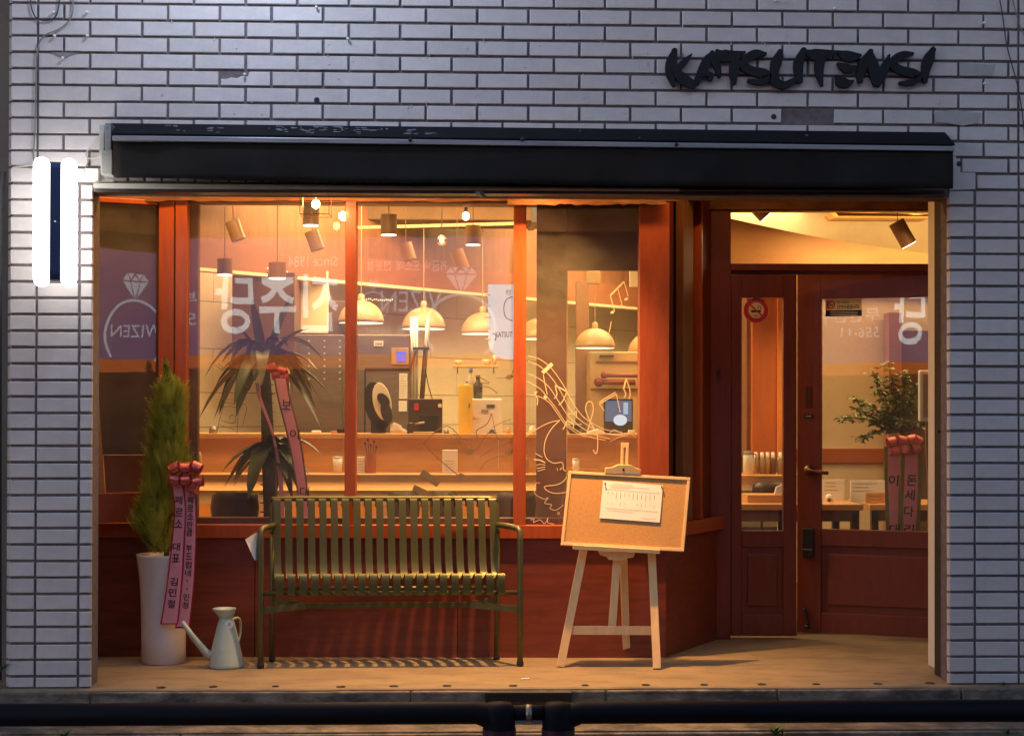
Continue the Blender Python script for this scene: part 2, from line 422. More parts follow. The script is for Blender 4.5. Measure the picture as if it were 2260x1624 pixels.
def put_brick(parent, x0, x1, z0, z1, y=0, dp=.022, g=.0115, name='brick'):
    L = x1-x0-g; H = z1-z0-g*1.05
    if L < .012 or H < .012: return None
    me = brick_mesh(L, H, dp, random.randrange(4))
    o = bpy.data.objects.new(name, me); COL.objects.link(o); o.parent = parent
    P = Vector(((x0+x1)/2, y+random.uniform(-.001, .001), (z0+z1)/2)) - WLOC[parent.name]
    o.location = P; return o

wall = thing('brick_wall', 'white painted brick wall above the awning with one brick missing', 'brick wall', (0, 0, 2.2))
obj('mortar_backing', MB().box(-2.295, 2.70, .010, .16, 2.205, 6.2), mortar_m, wall)
XL, XR = -2.307, 2.71
def row_edges(k):
    e = [XL, -2.185]
    off = 0 if k % 2 == 0 else .5
    x = []
    i = -1.0 if k % 2 == 0 else -.5
    while (i-8)*BX < 2.231-.03:
        x.append((i-8)*BX); i += 1
    e += x + [2.231]
    e += [2.44, 2.70] if k % 2 == 0 else [2.34, 2.55, 2.70]
    return e
for k in range(-1, 11):
    e = row_edges(k)
    for a, b in zip(e[:-1], e[1:]):
        if k >= 8 and a > -1.86 and b < 1.9: continue
        if k >= 9 and a > 0 and b < 2.24: continue
        if k >= 8 and -2.05 < a < 0: b = min(b, -1.84)
        if k >= 8 and 0 < a < 1.93: a = 1.9
        if k == 6 and a < 1.32 < b: continue          # the missing brick
        if k == 4 and a < -1.28 < b-.02 and b-a > .2:     # brick with a broken corner
            z0, z1 = rowz(k+1)+.006, rowz(k)-.006
            mb = MB(); x0, x1 = a+.006, b-.006
            pts = [(x0, z0), (x1, z0), (x1, z1), (x0+.125, z1), (x0+.120, z1-.022), (x0+.09, z1-.020), (x0+.07, z1-.030),
                   (x0+.045, z1-.026), (x0+.02, z1-.034), (x0, z1-.032)]
            mb.prism([(p[0], 0, p[1]) for p in pts], (0, .02, 0)); obj('brick', mb, brick_m, wall, bevel=.002); continue
        put_brick(wall, a, b, rowz(k+1), rowz(k))
for k, a, b in ((9, 1.965, 2.185), (9, 2.185, 2.231), (10, 2.035, 2.231)): put_brick(wall, a, b, rowz(k+1), rowz(k))
ub = MB()          # rows far above the picture, joined
for k in range(-2, -42, -1):
    e = row_edges(k)
    for a, b in zip(e[:-1], e[1:]): ub.box(a+.006, b-.006, 0, .012, rowz(k+1)+.006, rowz(k)-.006)
obj('upper_bricks', ub, brick_m, wall, kind='stuff')
# header bricks seen under the valance
x = -1.86
while x < 1.9:
    put_brick(wall, x, x+.0747, 2.246, 2.40); x += .0747
# smooth cement patch beside the right end of the awning and crumbled repair patches
def patch(pts, y, th, m=cement_m, parent=wall, name='cement_patch'):
    mb = MB().prism([at(p[0], p[1], y) for p in pts], (0, th, 0)); return obj(name, mb, m, parent, bevel=.001)
patch([(2096, 350), (2119, 350), (2120, 381), (2153, 382), (2153, 418), (2096, 420)], -.001, .02, brick_m)
pale_c = mat('pale_cement_smear', C3(168, 162, 160), .85, var=.12, scale=12, bump=.3)
patch([(2118, 139), (2150, 141), (2195, 143), (2190, 168), (2118, 168)], -.004, .006, pale_c)
patch([(2062, 247), (2110, 243), (2165, 250), (2160, 272), (2126, 278), (2090, 272), (2064, 270)], -.004, .006, pale_c)
patch([(112, 116), (175, 117), (152, 124), (141, 130), (128, 124)], -.003, .005)
# nails and anchor pegs
def peg(px, py, r=.007, m=white_m, ln=.02):
    P = at(px, py, -.003); obj('anchor_peg', MB().lathe(P, [(0, -ln), (r*.8, -ln), (r, -ln*.6), (r*.5, -ln*.3), (r*.5, 0)], 10, 'y'), m, wall, smooth=True)
for px, py in ((120, 29), (193, 29), (122, 81), (194, 81), (140, 130), (541, 166), (699, 18), (768, 88), (1840, 21), (1711, 4), (2169, 53), (2171, 186)):
    peg(px, py)
for px, py in ((699, 221), (2117, 362), (1708, 258)):
    obj('drill_hole', MB().lathe(at(px, py, -.002), [(0, -.001), (.012, -.001), (.013, .002)], 9, 'y'), dark_m, wall)
# paint runs and blobs dried on the bricks
rr = random.Random(3)
blobs = MB()
for _ in range(70):
    px, py = rr.uniform(300, 2080), rr.choice([rr.uniform(95, 265), rr.uniform(40, 265)])
    P = at(px, py, -.0035); l = rr.choice([.002, .002, .012, .02])
    if rowz(0) > P.z: blobs.lathe(P, [(0, -.0015), (.0025, -.001), (.003, .002)], 6, 'y')
    if l > .005: blobs.box(P.x-.001, P.x+.001, -.003, .003, P.z, P.z+l)
obj('paint_run', blobs, brick_m, wall)

lp = thing('brick_pillar', 'white brick pillar left of the shop front, behind the glowing white sign', 'pillar', (-2.12, 0, 0), 'brick pillars beside the shop front')
obj('mortar_backing', MB().box(-2.295, -1.946, .010, .17, -.02, 2.2045), mortar_m, lp)
rp = thing('brick_pillar', 'white brick pillar right of the door with warm lit edge', 'pillar', (2.1, 0, 0), 'brick pillars beside the shop front')
obj('mortar_backing', MB().box(1.925, 2.70, .010, .17, -.02, 2.2045), mortar_m, rp)
k = 10
while rowz(k) > .03:
    z1, z0 = rowz(k), max(rowz(k+1), .0)
    for a, b in ((-2.307, -2.185), (-2.185, -1.996), (-1.996, -1.934)):
        put_brick(lp, a, b, z0, z1)
    if k >= 11:
        for a, b in ((1.905, 2.029), (2.029, 2.231), (2.231, 2.44), (2.44, 2.70)):
            put_brick(rp, a, b, z0, z1, dp=.035 if a < 1.95 else .022)
    k += 1
# edge tiles turning the left corner
k = -1
while rowz(k) > .03:
    z1, z0 = rowz(k), max(rowz(k+1), .0)
    par = wall if k < 10 else lp
    o = obj('brick', MB().box(-2.318, -2.300, .030, .125, z0+.006, z1-.006), brick_m, par)
    k += 1

# neighbouring walls at both edges
nb = thing('neighbour_wall', 'dark grey plaster wall of the next building at the left edge', 'wall', (-3, .2, 0))
obj('wall_face', MB().box(-4.199, -2.345, .16, .5, -.6, 6.2), mat('grey_plaster', C3(120, 112, 104), .9, var=.2, scale=2, bump=.3), nb)

nr = thing('neighbour_wall', 'plain grey plaster wall of the next building beyond the right edge', 'wall', (4, .2, 0))
obj('wall_face', MB().box(2.705, 12, .165, .6, -.6, 6.2), MATS['grey_plaster'], nr)
obj('wall_face', MB().box(-12, -4.2, .17, .6, -.6, 6.2), MATS['grey_plaster'], nb)
# ================================================================== SIGN LETTERS
sg = thing('shop_sign', 'black brush stroke lettering mounted on the upper right of the wall', 'sign', at(1770, 190, -.03))
LET = dict(
 K=[([(1489, 113), (1483, 135), (1480, 158), (1484, 178), (1489, 192)], [15, 20, 18, 11, 4]),
    ([(1526, 121), (1514, 134), (1500, 148), (1488, 160)], [5, 11, 13, 12]),
    ([(1490, 156), (1506, 172), (1524, 184), (1537, 190)], [16, 20, 17, 9])],
 A=[([(1574, 118), (1562, 132), (1549, 158), (1536, 186)], [10, 17, 16, 10]),
    ([(1572, 117), (1580, 135), (1586, 155), (1589, 172)], [12, 16, 11, 4]),
    ([(1544, 168), (1558, 163), (1569, 166), (1568, 179)], [7, 8, 10, 6])],
 T=[([(1583, 112), (1594, 122), (1615, 123), (1646, 115)], [8, 22, 19, 3]),
    ([(1627, 122), (1622, 145), (1620, 168), (1622, 187)], [20, 18, 15, 5])],
 S=[([(1689, 119), (1668, 119), (1648, 130), (1642, 146), (1662, 157), (1688, 163), (1692, 172), (1676, 181), (1650, 178)], [9, 16, 16, 16, 17, 18, 16, 12, 5])],
 U=[([(1722, 115), (1715, 135), (1710, 158), (1712, 180), (1730, 188), (1748, 181), (1766, 168)], [14, 20, 17, 18, 14, 12, 6]),
    ([(1774, 112), (1764, 135), (1763, 158), (1768, 183)], [16, 18, 17, 7])],
 T2=[([(1779, 112), (1794, 120), (1820, 120), (1852, 114)], [6, 20, 18, 3]),
     ([(1816, 120), (1809, 145), (1810, 168), (1815, 191)], [20, 18, 13, 4])],
 E=[([(1849, 113), (1864, 122), (1882, 125), (1902, 122)], [4, 18, 18, 4]),
    ([(1850, 140), (1864, 149), (1878, 152), (1891, 146)], [5, 17, 15, 3]),
    ([(1846, 168), (1856, 180), (1872, 184), (1885, 178)], [6, 20, 15, 3])],
 N=[([(1922, 114), (1908, 138), (1900, 162), (1899, 183)], [13, 18, 15, 8]),
    ([(1921, 116), (1927, 142), (1933, 168), (1936, 190)], [14, 21, 20, 10]),
    ([(1963, 122), (1955, 145), (1946, 168), (1936, 190)], [5, 15, 18, 9])],
 S2=[([(2014, 119), (1996, 121), (1978, 130), (1972, 144), (1990, 155), (2016, 162), (2027, 170), (2012, 182), (1985, 183)], [9, 14, 16, 15, 16, 17, 15, 12, 4])],
 I=[([(2060, 110), (2051, 130), (2044, 155), (2043, 183)], [14, 20, 16, 6])])
for nm, strokes in LET.items():
    mb = MB()
    for i, (p, w) in enumerate(strokes):
        w = [w[0]*.8]+[q*1.18 for q in w[1:-1]]+[w[-1]*1.3]
        stroke(mb, FAC, p, w, -.030-.002*i, .022, 6)
        # round brush head
        u, z = FAC.px(p[0][0], p[0][1], -.030-.002*i); rad = w[0]/2/sc(0)*1.15
        mb.lathe(FAC.w(u, -.030-.002*i-.0006, z), [(0, 0), (rad, 0), (rad, .02)], 14, 'y')
    o = obj('letter', mb, letter_m, sg)
mb = MB()
for px in (1492, 1560, 1622, 1665, 1716, 1765, 1812, 1868, 1905, 1940, 2000, 2048):
    P = at(px, 150, -.01); obj('mounting_pin', MB().tube([P, P+Vector((0, .022, 0))], .005, 6), dark_m, sg)

# ================================================================== AWNING
aw = thing('folded_awning', 'folded black awning with peeling cassette and silver bar across the shop front', 'awning', (0, -.08, 2.25))
def span(name, pl, pr, Y0, Y1, m, par, bevel=0, n=1):   # bar whose front face runs from pixel pair pl=(x,ytop,ybot) to pr, at Y0, back at Y1
    mb = MB(); A = at(pl[0], pl[1], Y0); B = at(pr[0], pr[1], Y0); C_ = at(pr[0], pr[2], Y0); D = at(pl[0], pl[2], Y0); e = Vector((0, Y1-Y0, 0))
    mb.hexa([D, C_, C_+e, D+e, A, B, B+e, A+e]); return obj(name, mb, m, par, bevel=bevel)
A0, A1 = at(240, 272, -.001), at(2086, 292, -.001)
B0, B1 = at(248, 297, -.17), at(2108, 321, -.17)
cass = MB().hexa([B0, B1, A1-EZ*.075, A0-EZ*.075, B0+EZ*.006, B1+EZ*.006, A1, A0])
obj('cassette', cass, mat('peeling_black_paint', (.009, .009, .010, 1), .85, var=.3, scale=6, bump=.2, spec=.12), aw, bevel=.002)
pm = MATS['peeling_black_paint']
grime(pm, .9, 7, .66, .70, (.32, .33, .36, 1), (1.2, 3, 3))
for nn in pm.node_tree.nodes:     # peeling stays in the left third of the cassette
    pass
span('front_bar', (248, 299, 311), (2108, 323, 334), -.185, -.155, alu_m, aw, .003)
rows = []
NX = 90
for j in range(7):
    r = []
    for i in range(NX+1):
        t = i/NX; s_ = j/6
        px = 250+(2103-250)*t
        ytop = 311+(334-311)*t; ybot = 391+6*math.sin(min(1, t*4)*1.57)+20*t
        P = at(px, ytop+(ybot-ytop)*s_, -.168)
        fold = .010*math.exp(-((t-.035-.03*s_)/.018)**2)*(1-.3*s_)-.006*math.exp(-((t-.09)/.004)**2)
        wv = .008*math.sin(t*23+s_*2+math.sin(t*9))*s_ + .005*math.sin(t*61+1)*s_*s_
        P.y += fold+wv; r.append(P)
    rows.append(r)
obj('valance', MB().grid(rows), awn_m, aw, smooth=True, solid=.002)
span('lower_trim', (206, 404, 415), (1500, 416, 421), -.045, .0, trim_m, aw, .002)
span('lower_trim', (1500, 416, 421), (2088, 418, 422), -.045, .0, mat('dark_trim', C3(70, 62, 60), .6, var=.3), aw, .002)  # right-hand length of the trim in a darker colour
span('dark_gap_bar', (210, 418, 424), (2088, 424, 432), -.02, .06, dark_m, aw)  # black bar put in for the dark gap under the trim
rr = random.Random(9)
for cxp, spread, cnt in ((385, 22, 4), (462, 14, 5), (640, 70, 14), (690, 50, 16), (760, 55, 16), (900, 18, 7), (1395, 6, 1), (1275, 4, 1), (1770, 5, 1), (930, 14, 4)):
    for _ in range(cnt):
        px = rr.gauss(cxp, spread*.7); t_ = rr.uniform(.15, .85); k_ = (px-244)/(2090-244)
        if px < 262: continue
        P = (A0.lerp(A1, k_)).lerp(B0.lerp(B1, k_)+EZ*.006, t_); dn = ((B0+EZ*.006)-A0).normalized()
        r1, r2 = rr.uniform(.004, .018)*(.5 if cnt < 3 else 1), rr.uniform(.003, .009)
        pts = [P+EX*r1*math.cos(a)*rr.uniform(.6, 1.1)+dn*r2*math.sin(a)*rr.uniform(.5, 1.1)+Vector((0, -.0012, .003)) for a in [i*math.pi/4 for i in range(8)]]
        obj('paint_flake', MB().prism(pts, (0, .001, -.003)), mat('grey_paint_flake', C3(112, 114, 120), .8, var=.2), aw)
# bracket at the left end
span('end_bracket', (219, 276, 348), (230, 276, 348), -.10, .0, trim_m, aw, .003)
span('end_plate', (231, 272, 330), (245, 272, 330), -.16, .0, alu_m, aw, .003)
span('mounting_block', (222, 331, 385), (248, 331, 386), -.13, .0, trim_m, aw, .004)
for px, py in ((905, 309), (1153, 308), (1493, 319)):
    obj('bar_clip', MB().lathe(at(px, py, -.187), [(0, -.008), (.007, -.006), (.009, 0)], 10, 'y'), dark_m, aw)
jb = thing('junction_box', 'small white cable box on the wall left of the awning end', 'cable box', at(202, 388, 0))
span('box', (187, 372, 398), (217, 372, 398), -.04, -.001, white_m, jb, .004)
obj('lead', MB().tube(catmull([at(222, 296, -.06), at(205, 320, -.03), at(190, 338, -.02), at(197, 350, -.03), at(222, 346, -.05)], 6), .0028, 6), trim_m, jb)
obj('lead', MB().tube(catmull([at(195, 340, -.02), at(196, 355, -.02), at(190, 368, -.02), at(186, 380, -.02)], 6), .003, 6), cable_m, jb)

# ================================================================== LIT DISC SIGN
ds = thing('projecting_lit_sign', 'glowing white projecting blade sign with two lit faces and navy core at the left pillar', 'lit sign', (-2.09, 0, 2.0))
DC = at(122, 492, -.33); R_ = .268
def disc(x0, x1, r, rd=.018):
    P = [(0, x0), (r-rd, x0)]
    for a in range(0, 91, 30): P.append((r-rd+rd*math.sin(math.radians(a)), x0+rd-rd*math.cos(math.radians(a))))
    for a in range(0, 91, 30): P.append((r-rd+rd*math.cos(math.radians(a)), x1-rd+rd*math.sin(math.radians(a))))
    P += [(0, x1)]; return P
def turned(mb, c, a):
    ca, sa = math.cos(a), math.sin(a)
    for v in mb.v:
        x, y = v.x-c.x, v.y-c.y; v.x, v.y = c.x+x*ca-y*sa, c.y+x*sa+y*ca
    return mb
DA = math.radians(13.2)
def blade(x0, x1, hh, dd_, rd):
    pts = []
    for cx_, cz_, a0 in ((1, 1, 0), (-1, 1, 90), (-1, -1, 180), (1, -1, 270)):
        for a in range(a0, a0+91, 15): pts.append((cx_*(dd_-rd)+rd*math.cos(math.radians(a)), cz_*(hh-rd)+rd*math.sin(math.radians(a))))
    return turned(MB().prism([DC+Vector((x0, p[0], p[1])) for p in pts], (x1-x0, 0, 0)), DC, DA)
DC.y = -.17; DC.x = at(122, 492, -.17).x; DC.z = at(122, 492, -.17).z
obj('lit_face', blade(-.091, -.022, .275, .10, .045), signlit_m, ds, smooth=False, bevel=.028)
obj('lit_face', blade(.024, .091, .275, .10, .045), signlit_m, ds, smooth=False, bevel=.028)
obj('core', blade(-.0215, .0235, .255, .092, .03), mat('navy_metal', (.02, .035, .10, 1), .4, .3), ds)
obj('bracket', MB().box(DC.x-.02+.0, DC.x+.02, -.07, 0, DC.z-.05, DC.z+.05), trim_m, ds, bevel=.003)
obj('bolt', MB().lathe(at(122, 489, -.275), [(0, -.006), (.004, -.004), (.004, 0)], 8, 'y'), white_m, ds)

# cables on the wall
def cable(name, label, pts, r, m, Y=-.012):
    P = [at(p[0], p[1], (p[2] if len(p) > 2 else Y)) for p in pts]
    o = obj(name, MB().tube(catmull(P, 6), r, 6), m, label=label, cat='cable'); return o
cable('wall_cable', 'thin grey cable hanging down the left brick pillar to the glowing sign', [(158, -40), (160, 30), (135, 62), (95, 82), (82, 120), (79, 200), (77, 300), (74, 345), (80, 365, -.05), (95, 372, -.08)], .0035, cable_m)
cable('wall_cable', 'dark cable loop at the top left corner of the wall', [(72, -30), (68, 10), (80, 40), (105, 46), (122, 38), (130, 12), (132, -30)], .0032, cableb_m)
cable('wall_cable', 'short pale cable running left across the pillar to the sign', [(28, 370), (45, 368), (76, 364)], .004, trim_m)
cable('wall_cable', 'outer of two thin cables sagging down the right edge of the wall', [(2200, -30), (2212, 30), (2222, 100), (2238, 160), (2251, 215), (2262, 300)], .0026, cableb_m)
cable('wall_cable', 'inner of two thin cables at the top right corner of the wall', [(2228, -30), (2240, 20), (2252, 60), (2266, 90)], .0024, cable_m)
cable('dark_pipe', 'dark vertical downpipe at the far left edge', [(4, 380, .05), (-4, 500, .05), (-6, 900, .05), (-6, 1500, .05)], .022, cableb_m)

# ================================================================== GROUND
def sbox(name, x0, x1, y0, y1, z0, z1, m, **k): return obj(name, MB().box(x0, x1, y0, y1, z0, z1), m, kind='structure', **k)
plat = MB(); N = 60
rowsf, rowsb = [], []
rr = random.Random(5)
edge = [-.03+rr.uniform(-.006, .006)+.004*math.sin(i*.7) for i in range(N+1)]
xs = [-4.2+7.6*i/N for i in range(N+1)]
plat.grid([[(xs[i], edge[i], -.075) for i in range(N+1)], [(xs[i], edge[i]-.004, -.03) for i in range(N+1)], [(xs[i], edge[i], -.006) for i in range(N+1)],
           [(xs[i], edge[i]+.008, 0) for i in range(N+1)], [(xs[i], 1.6, 0) for i in range(N+1)]])
obj('entrance_platform', plat, conc_m, kind='structure')
kerbs = thing('kerb_course', 'dirty dark stone kerb under the front edge of the platform', 'kerb', (0, -.04, -.15))
xk = [-4.2, -3.1, -1.93, -.52, .35, 1.12, 1.95, 2.7, 3.4]
for a, b in zip(xk[:-1], xk[1:]):
    obj('kerb_stone', MB().box(a+.004, b-.004, -.048-random.uniform(0, .006), .1, -.068, -.012), kerb_m, kerbs, bevel=.006)
xk = [-4.2, -2.6, -1.35, -.38, .9, 1.3, 2.3, 3.4]
for a, b in zip(xk[:-1], xk[1:]):
    obj('kerb_stone', MB().box(a+.004, b-.004, -.040-random.uniform(0, .006), .1, -.16, -.071), kerb_m, kerbs, bevel=.006)
sbox('lower_step', -4.2, 3.4, -.235, .05, -.30, -.150, kerb_m, bevel=.004)
k2 = thing('kerb_course', 'lower dark kerb in front of the step at the bottom edge', 'kerb', (0, -.25, -.3))
for a, b in ((-4.2, -2.9), (-2.9, -1.5), (-1.5, -.2), (-.2, 1.1), (1.1, 2.2), (2.2, 3.4)):
    obj('kerb_stone', MB().box(a+.004, b-.004, -.262, -.237, -.29, -.158), kerb_m, k2, bevel=.005)
sbox('pavement', -30, 30, -2.2, -.2, -.7, -.29, kerb_m)
sbox('road', -40, 40, -9.9, -2.2, -.9, -.42, asph_m)
sbox('ground', -60, 60, -60, 60, -1.2, -.92, asph_m)
# bolts along the platform edge
bolt0 = None
SK = ['in front of the white pot', 'in front of the watering can', 'by the left bench leg', 'under the left part of the bench', 'left of the bench middle', 'right of the bench middle', 'near the right bench leg',
      'just right of the easel left leg', 'near the easel right leg', 'right of the easel', 'in front of the narrow door leaf', 'in front of the door lock', 'in front of the wide door pane', 'beside the right jamb panel']
for i, px in enumerate((348, 481, 605, 745, 863, 992, 1137, 1283, 1416, 1551, 1687, 1805, 1931, 2061)):
    P = gr(px, 1517-i*.75-(2 if i in (1, 2) else 0))
    if bolt0 is None:
        o = bolt0 = obj('floor_socket', MB().lathe((0, 0, 0), [(.021, .0), (.021, .003), (.015, .004), (.013, .0015), (0, .0015)], 14), dark_m, smooth=False)
    else:
        o = bolt0.copy(); COL.objects.link(o)
    o.location = P+Vector((random.uniform(-.02, .02), random.uniform(-.012, .004), 0)); o.scale = (random.uniform(.7, 1.05),)*2+(1,); o['category'] = 'floor socket'; o['group'] = 'dark sockets along the platform edge'
    o['label'] = 'small dark socket in the platform edge ' + SK[i]
obj('cigarette_butt', MB().tube([gr(1150, 1500)+EZ*.004, gr(1168, 1499)+EZ*.004], .004, 8), white_m, label='small pale cigarette butt on the concrete in front of the bench', cat='litter')

# guard rail in front
def rail(name, label, x0, xp, side):
    t = thing(name, label, 'guard rail', (xp, -1.0, -.4), 'dark street guard rails')
    Pc = at(xp, 1572, -1.0); z = Pc.z; X = Pc.x; s = side
    path = [Vector((x0, -1.0, z)), Vector((X-s*.09, -1.0, z)), Vector((X-s*.035, -1.0, z-.012)), Vector((X-s*.006, -1, z-.045)), Vector((X, -1, z-.10)), Vector((X, -1, -.40))]
    obj('tube', MB().tube(path, [.043, .043, .05, .06, .063, .062], 20), rail_m, t, smooth=True)
    obj('elbow_cap', MB().lathe((X, -1, z-.10), [(.062, 0), (.062, .05), (.060, .11), (.05, .135), (0, .14)], 20), rail_m, t, smooth=True)
    obj('reflective_band', MB().lathe((X, -1.0, z-.09), [(.0645, 0), (.0645, .03)], 20), mat('dark_red_band', (.05, .008, .018, 1), .4), t, smooth=True)
    return t
rail('guard_rail', 'dark navy guard rail running to the left edge and bending down at its post', -3.6, 1102, 1)
rail('guard_rail', 'dark navy guard rail running to the right edge and bending down at its post', 3.0, 1232, -1)
lk = thing('rail_link', 'short dark link with pale clamp joining the two guard rails', 'rail link', at(1166, 1572, -1))
obj('link_tube', MB().tube([at(1120, 1572, -1), at(1214, 1572, -1)], .030, 14), rail_m, lk, smooth=True)
obj('clamp', MB().tube([at(1160, 1574, -1), at(1173, 1574, -1)], .036, 14), steel_m, lk, smooth=True)
np_ = thing('drain_grate', 'dark ribbed metal plate on the kerb face behind the rail joint', 'metal plate', at(1166, 1538, -.06))
span('plate', (1070, 1527, 1549), (1262, 1527, 1549), -.075, -.05, dark_m, np_, .003)
mb = MB()
for i in range(22):
    for j in range(2):
        P = at(1078+i*8.2, 1533+j*10, -.076); mb.box(P.x-.005, P.x+.005, -.079, -.074, P.z-.006, P.z+.006)
obj('rib', mb, dark_m, np_)

def weed(px, py, Y, n, h, label):
    P = at(px, py, Y); mb = MB(); rr = random.Random(px)
    for i in range(n):
        a = rr.uniform(0, 6.28); l = h*rr.uniform(.5, 1); t = rr.uniform(.2, .9)
        d = Vector((math.cos(a)*t, math.sin(a)*t*.6, 1)).normalized(); s = Vector((-math.sin(a), math.cos(a), 0))*h*.06
        Q = [P+d*l*k + Vector((math.cos(a), math.sin(a), 0))*l*.5*k*k - EZ*l*.3*k*k for k in (0, .35, .7, 1)]
        mb.add([Q[0]-s*.5, Q[0]+s*.5, Q[1]+s, Q[1]-s, Q[2]+s, Q[2]-s, Q[3]], [(0, 1, 2, 3), (3, 2, 4, 5), (5, 4, 6)])
    obj('weed', mb, weed_m, label=label, cat='weed')
weed(140, 1628, -.3, 26, .06, 'small green weed growing at the lower kerb near the left edge')
weed(1712, 1622, -.3, 34, .075, 'leafy green weed at the lower kerb right of the rail joint')
weed(2225, 1622, -.3, 20, .05, 'small green weed at the lower kerb near the right corner')
weed(2215, 1512, -.03, 26, .03, 'low green weed at the foot of the right brick pillar')
weed(2, 1480, .0, 20, .06, 'green tuft at the foot of the wall at the left edge')

# ================================================================== SHOP RECESS
WN = Fr(gr(200, 1448), gr(1467, 1450.5))
DR = Fr(gr(1590, 1408), gr(2049, 1410))
AG = Fr(gr(1468, 1450.5), gr(1586, 1409))
uz = WN.px
sof = MB().box(-3.2, 3.4, .161, 1.6, 2.76, 2.84)
obj('recess_ceiling', sof, header_m, kind='structure')
# torn brown header board over the window and the door
hd = thing('header_board', 'rough torn brown board between awning and window tops', 'board', WN.w(1, 0, 2.25))
def ragged(fr, x0, x1, ytop, ybot, v, n=60, amp=2.5):
    mb = MB(); rr = random.Random(11); b = []
    for i in range(n+1):
        px = x0+(x1-x0)*i/n; u, z = fr.px(px, ybot+rr.uniform(-amp, amp)*(1 if (i//7) % 2 else .3), v); b.append((u, z))
    u0_, zt = fr.px(x0, ytop, v); u1_, _ = fr.px(x1, ytop, v)
    pts = [fr.w(u, v, z) for u, z in b]+[fr.w(b[-1][0], v, 2.75), fr.w(b[0][0], v, 2.75)]
    mb.prism(pts, fr.n*.02); return mb
obj('board', ragged(WN, 150, 1500, 425, 444, -.05), header_m, hd)
obj('board', ragged(WN, 1120, 1470, 425, 452, -.09, 30, 3), header_m, hd)
obj('board', ragged(DR, 1480, 2120, 425, 462, -.06, 30, 1.5), header_m, hd)
tw = thing('torn_tape', 'scrap of pale torn tape hanging under the awning trim', 'tape', at(1060, 430, -.03))
tb = MB()
tb.grid([[at(1048, 424, -.03), at(1056, 422, -.04), at(1066, 424, -.03)], [at(1052, 431, -.035), at(1062, 430, -.05), at(1070, 431, -.03)], [at(1062, 436, -.03), at(1068, 437, -.045), at(1074, 434, -.03)]])
obj('tape', tb, trim_m, tw, solid=.001)

# ---- window unit
win = thing('shop_window', 'orange framed shop window with four panes over a red brown plywood base', 'shop window', WN.w(1.4, 0, 0))
SH = WN.w(*[WN.px(349, 800, 0)[0], 0, 0]); SD = math.radians(23)
SA = Fr(SH-Vector((math.cos(SD), math.sin(SD), 0))*.6, SH)
def member(name, x0, y0, x1, y1, v0=-.03, v1=.04, m=frame_m, fr=WN, par=win, bevel=.003):
    return obj(name, MB().pbox(fr, x0, y0, x1, y1, v0, v1), m, par, bevel=bevel)
member('stile', 349, 436, 383, 1153)
member('post', 386, 436, 411, 1158, -.034, .05)
member('sash_rail', 130, 436, 347.5, 447, fr=SA, v0=-.02)
member('sash_rail', 130, 1088, 347.5, 1153, fr=SA, v0=-.02)
member('mullion', 761, 440, 786, 1158)
member('mullion', 1133, 446, 1161, 1160)
member('corner_post', 1411, 448, 1477, 1188, -.05, .07)
member('top_rail', 411.5, 436, 760.5, 447, -.02, .04, brown_m)
member('top_rail', 786.5, 440, 1132.5, 448, -.02, .04, brown_m)
member('ledge', 411.5, 1143, 1410.5, 1158, .035, .12, mat('dark_red_ledge', (.10, .022, .010, 1), .5), bevel=.002)
member('sill', 383.5, 1158.5, 1410.5, 1188, -.035, .10)
member('sill', 130, 1155, 383, 1186, -.035, .05)
for i, (a, b) in enumerate(((100, 562), (563, 1010), (1011, 1470))):
    u0, _ = WN.px(a, 1300, -.012); u1, _ = WN.px(b, 1300, -.012); z = WN.px(800, 1188.5, -.012)[1]
    obj('base_panel', MB().fbox(WN, u0+.001, u1-.001, -.012, .03, .001, z), ply_m, win)
obj('light_stop_backing', MB().fbox(WN, WN.px(100, 1300, 0)[0], WN.px(1470, 1300, 0)[0], .031, .05, .001, z-.001), brown_m, win)  # unseen board added to stop room light shining through the panel seams
def pane(fr, x0, y0, x1, y1, v, par, name='pane'):
    u0, _ = fr.px(x0, 800, v); u1, _ = fr.px(x1, 800, v); z0 = fr.px((x0+x1)/2, y1, v)[1]; z1 = fr.px((x0+x1)/2, y0, v)[1]
    mb = MB(); mb.fbox(fr, u0, u1, v, v+.005, z0, z1); return obj(name, mb, glass_m, par)
pane(SA, 130, 446.5, 348, 1088.5, .0, win)
pane(WN, 410.5, 446, 761.5, 1158, .0, win)
pane(WN, 785.5, 446, 1133.5, 1158, .0, win)
pane(WN, 1160.5, 449, 1411.5, 1159, .0, win)

# ---- angled folding part between window and door
ang = thing('angled_side_window', 'narrow angled window frames between the corner post and the door frame', 'side window', AG.w(.2, 0, 0))
zs = WN.px(1440, 1188, 0)[1]; L = AG.L
obj('base_panel', MB().fbox(AG, .0, L, .0, .03, .001, zs), ply_m, ang)
obj('sill', MB().fbox(AG, -.0, L, -.03, .05, zs+.001, zs+.066), frame_m, ang, bevel=.003)
zt = 2.755
for a, b, v0, v1, m in ((.0, .05, .01, .05, brown_m), (.075, .20, .05, .09, door_m), (.21, .33, .0, .045, brown_m), (.332, .40, .04, .08, door_m), (.41, .43, -.01, .05, frame_m), (.435, L, .03, .08, door_m)):
    a *= L/.66; b = min(L, b*L/.66)
    obj('folded_frame', MB().fbox(AG, a, b, v0, v1, zs+.067, zt), m, ang, bevel=.004)
obj('backing', MB().fbox(AG, .0, L, .095, .11, zs+.067, zt), mat('very_dark_wood', (.03, .012, .008, 1), .6), ang)

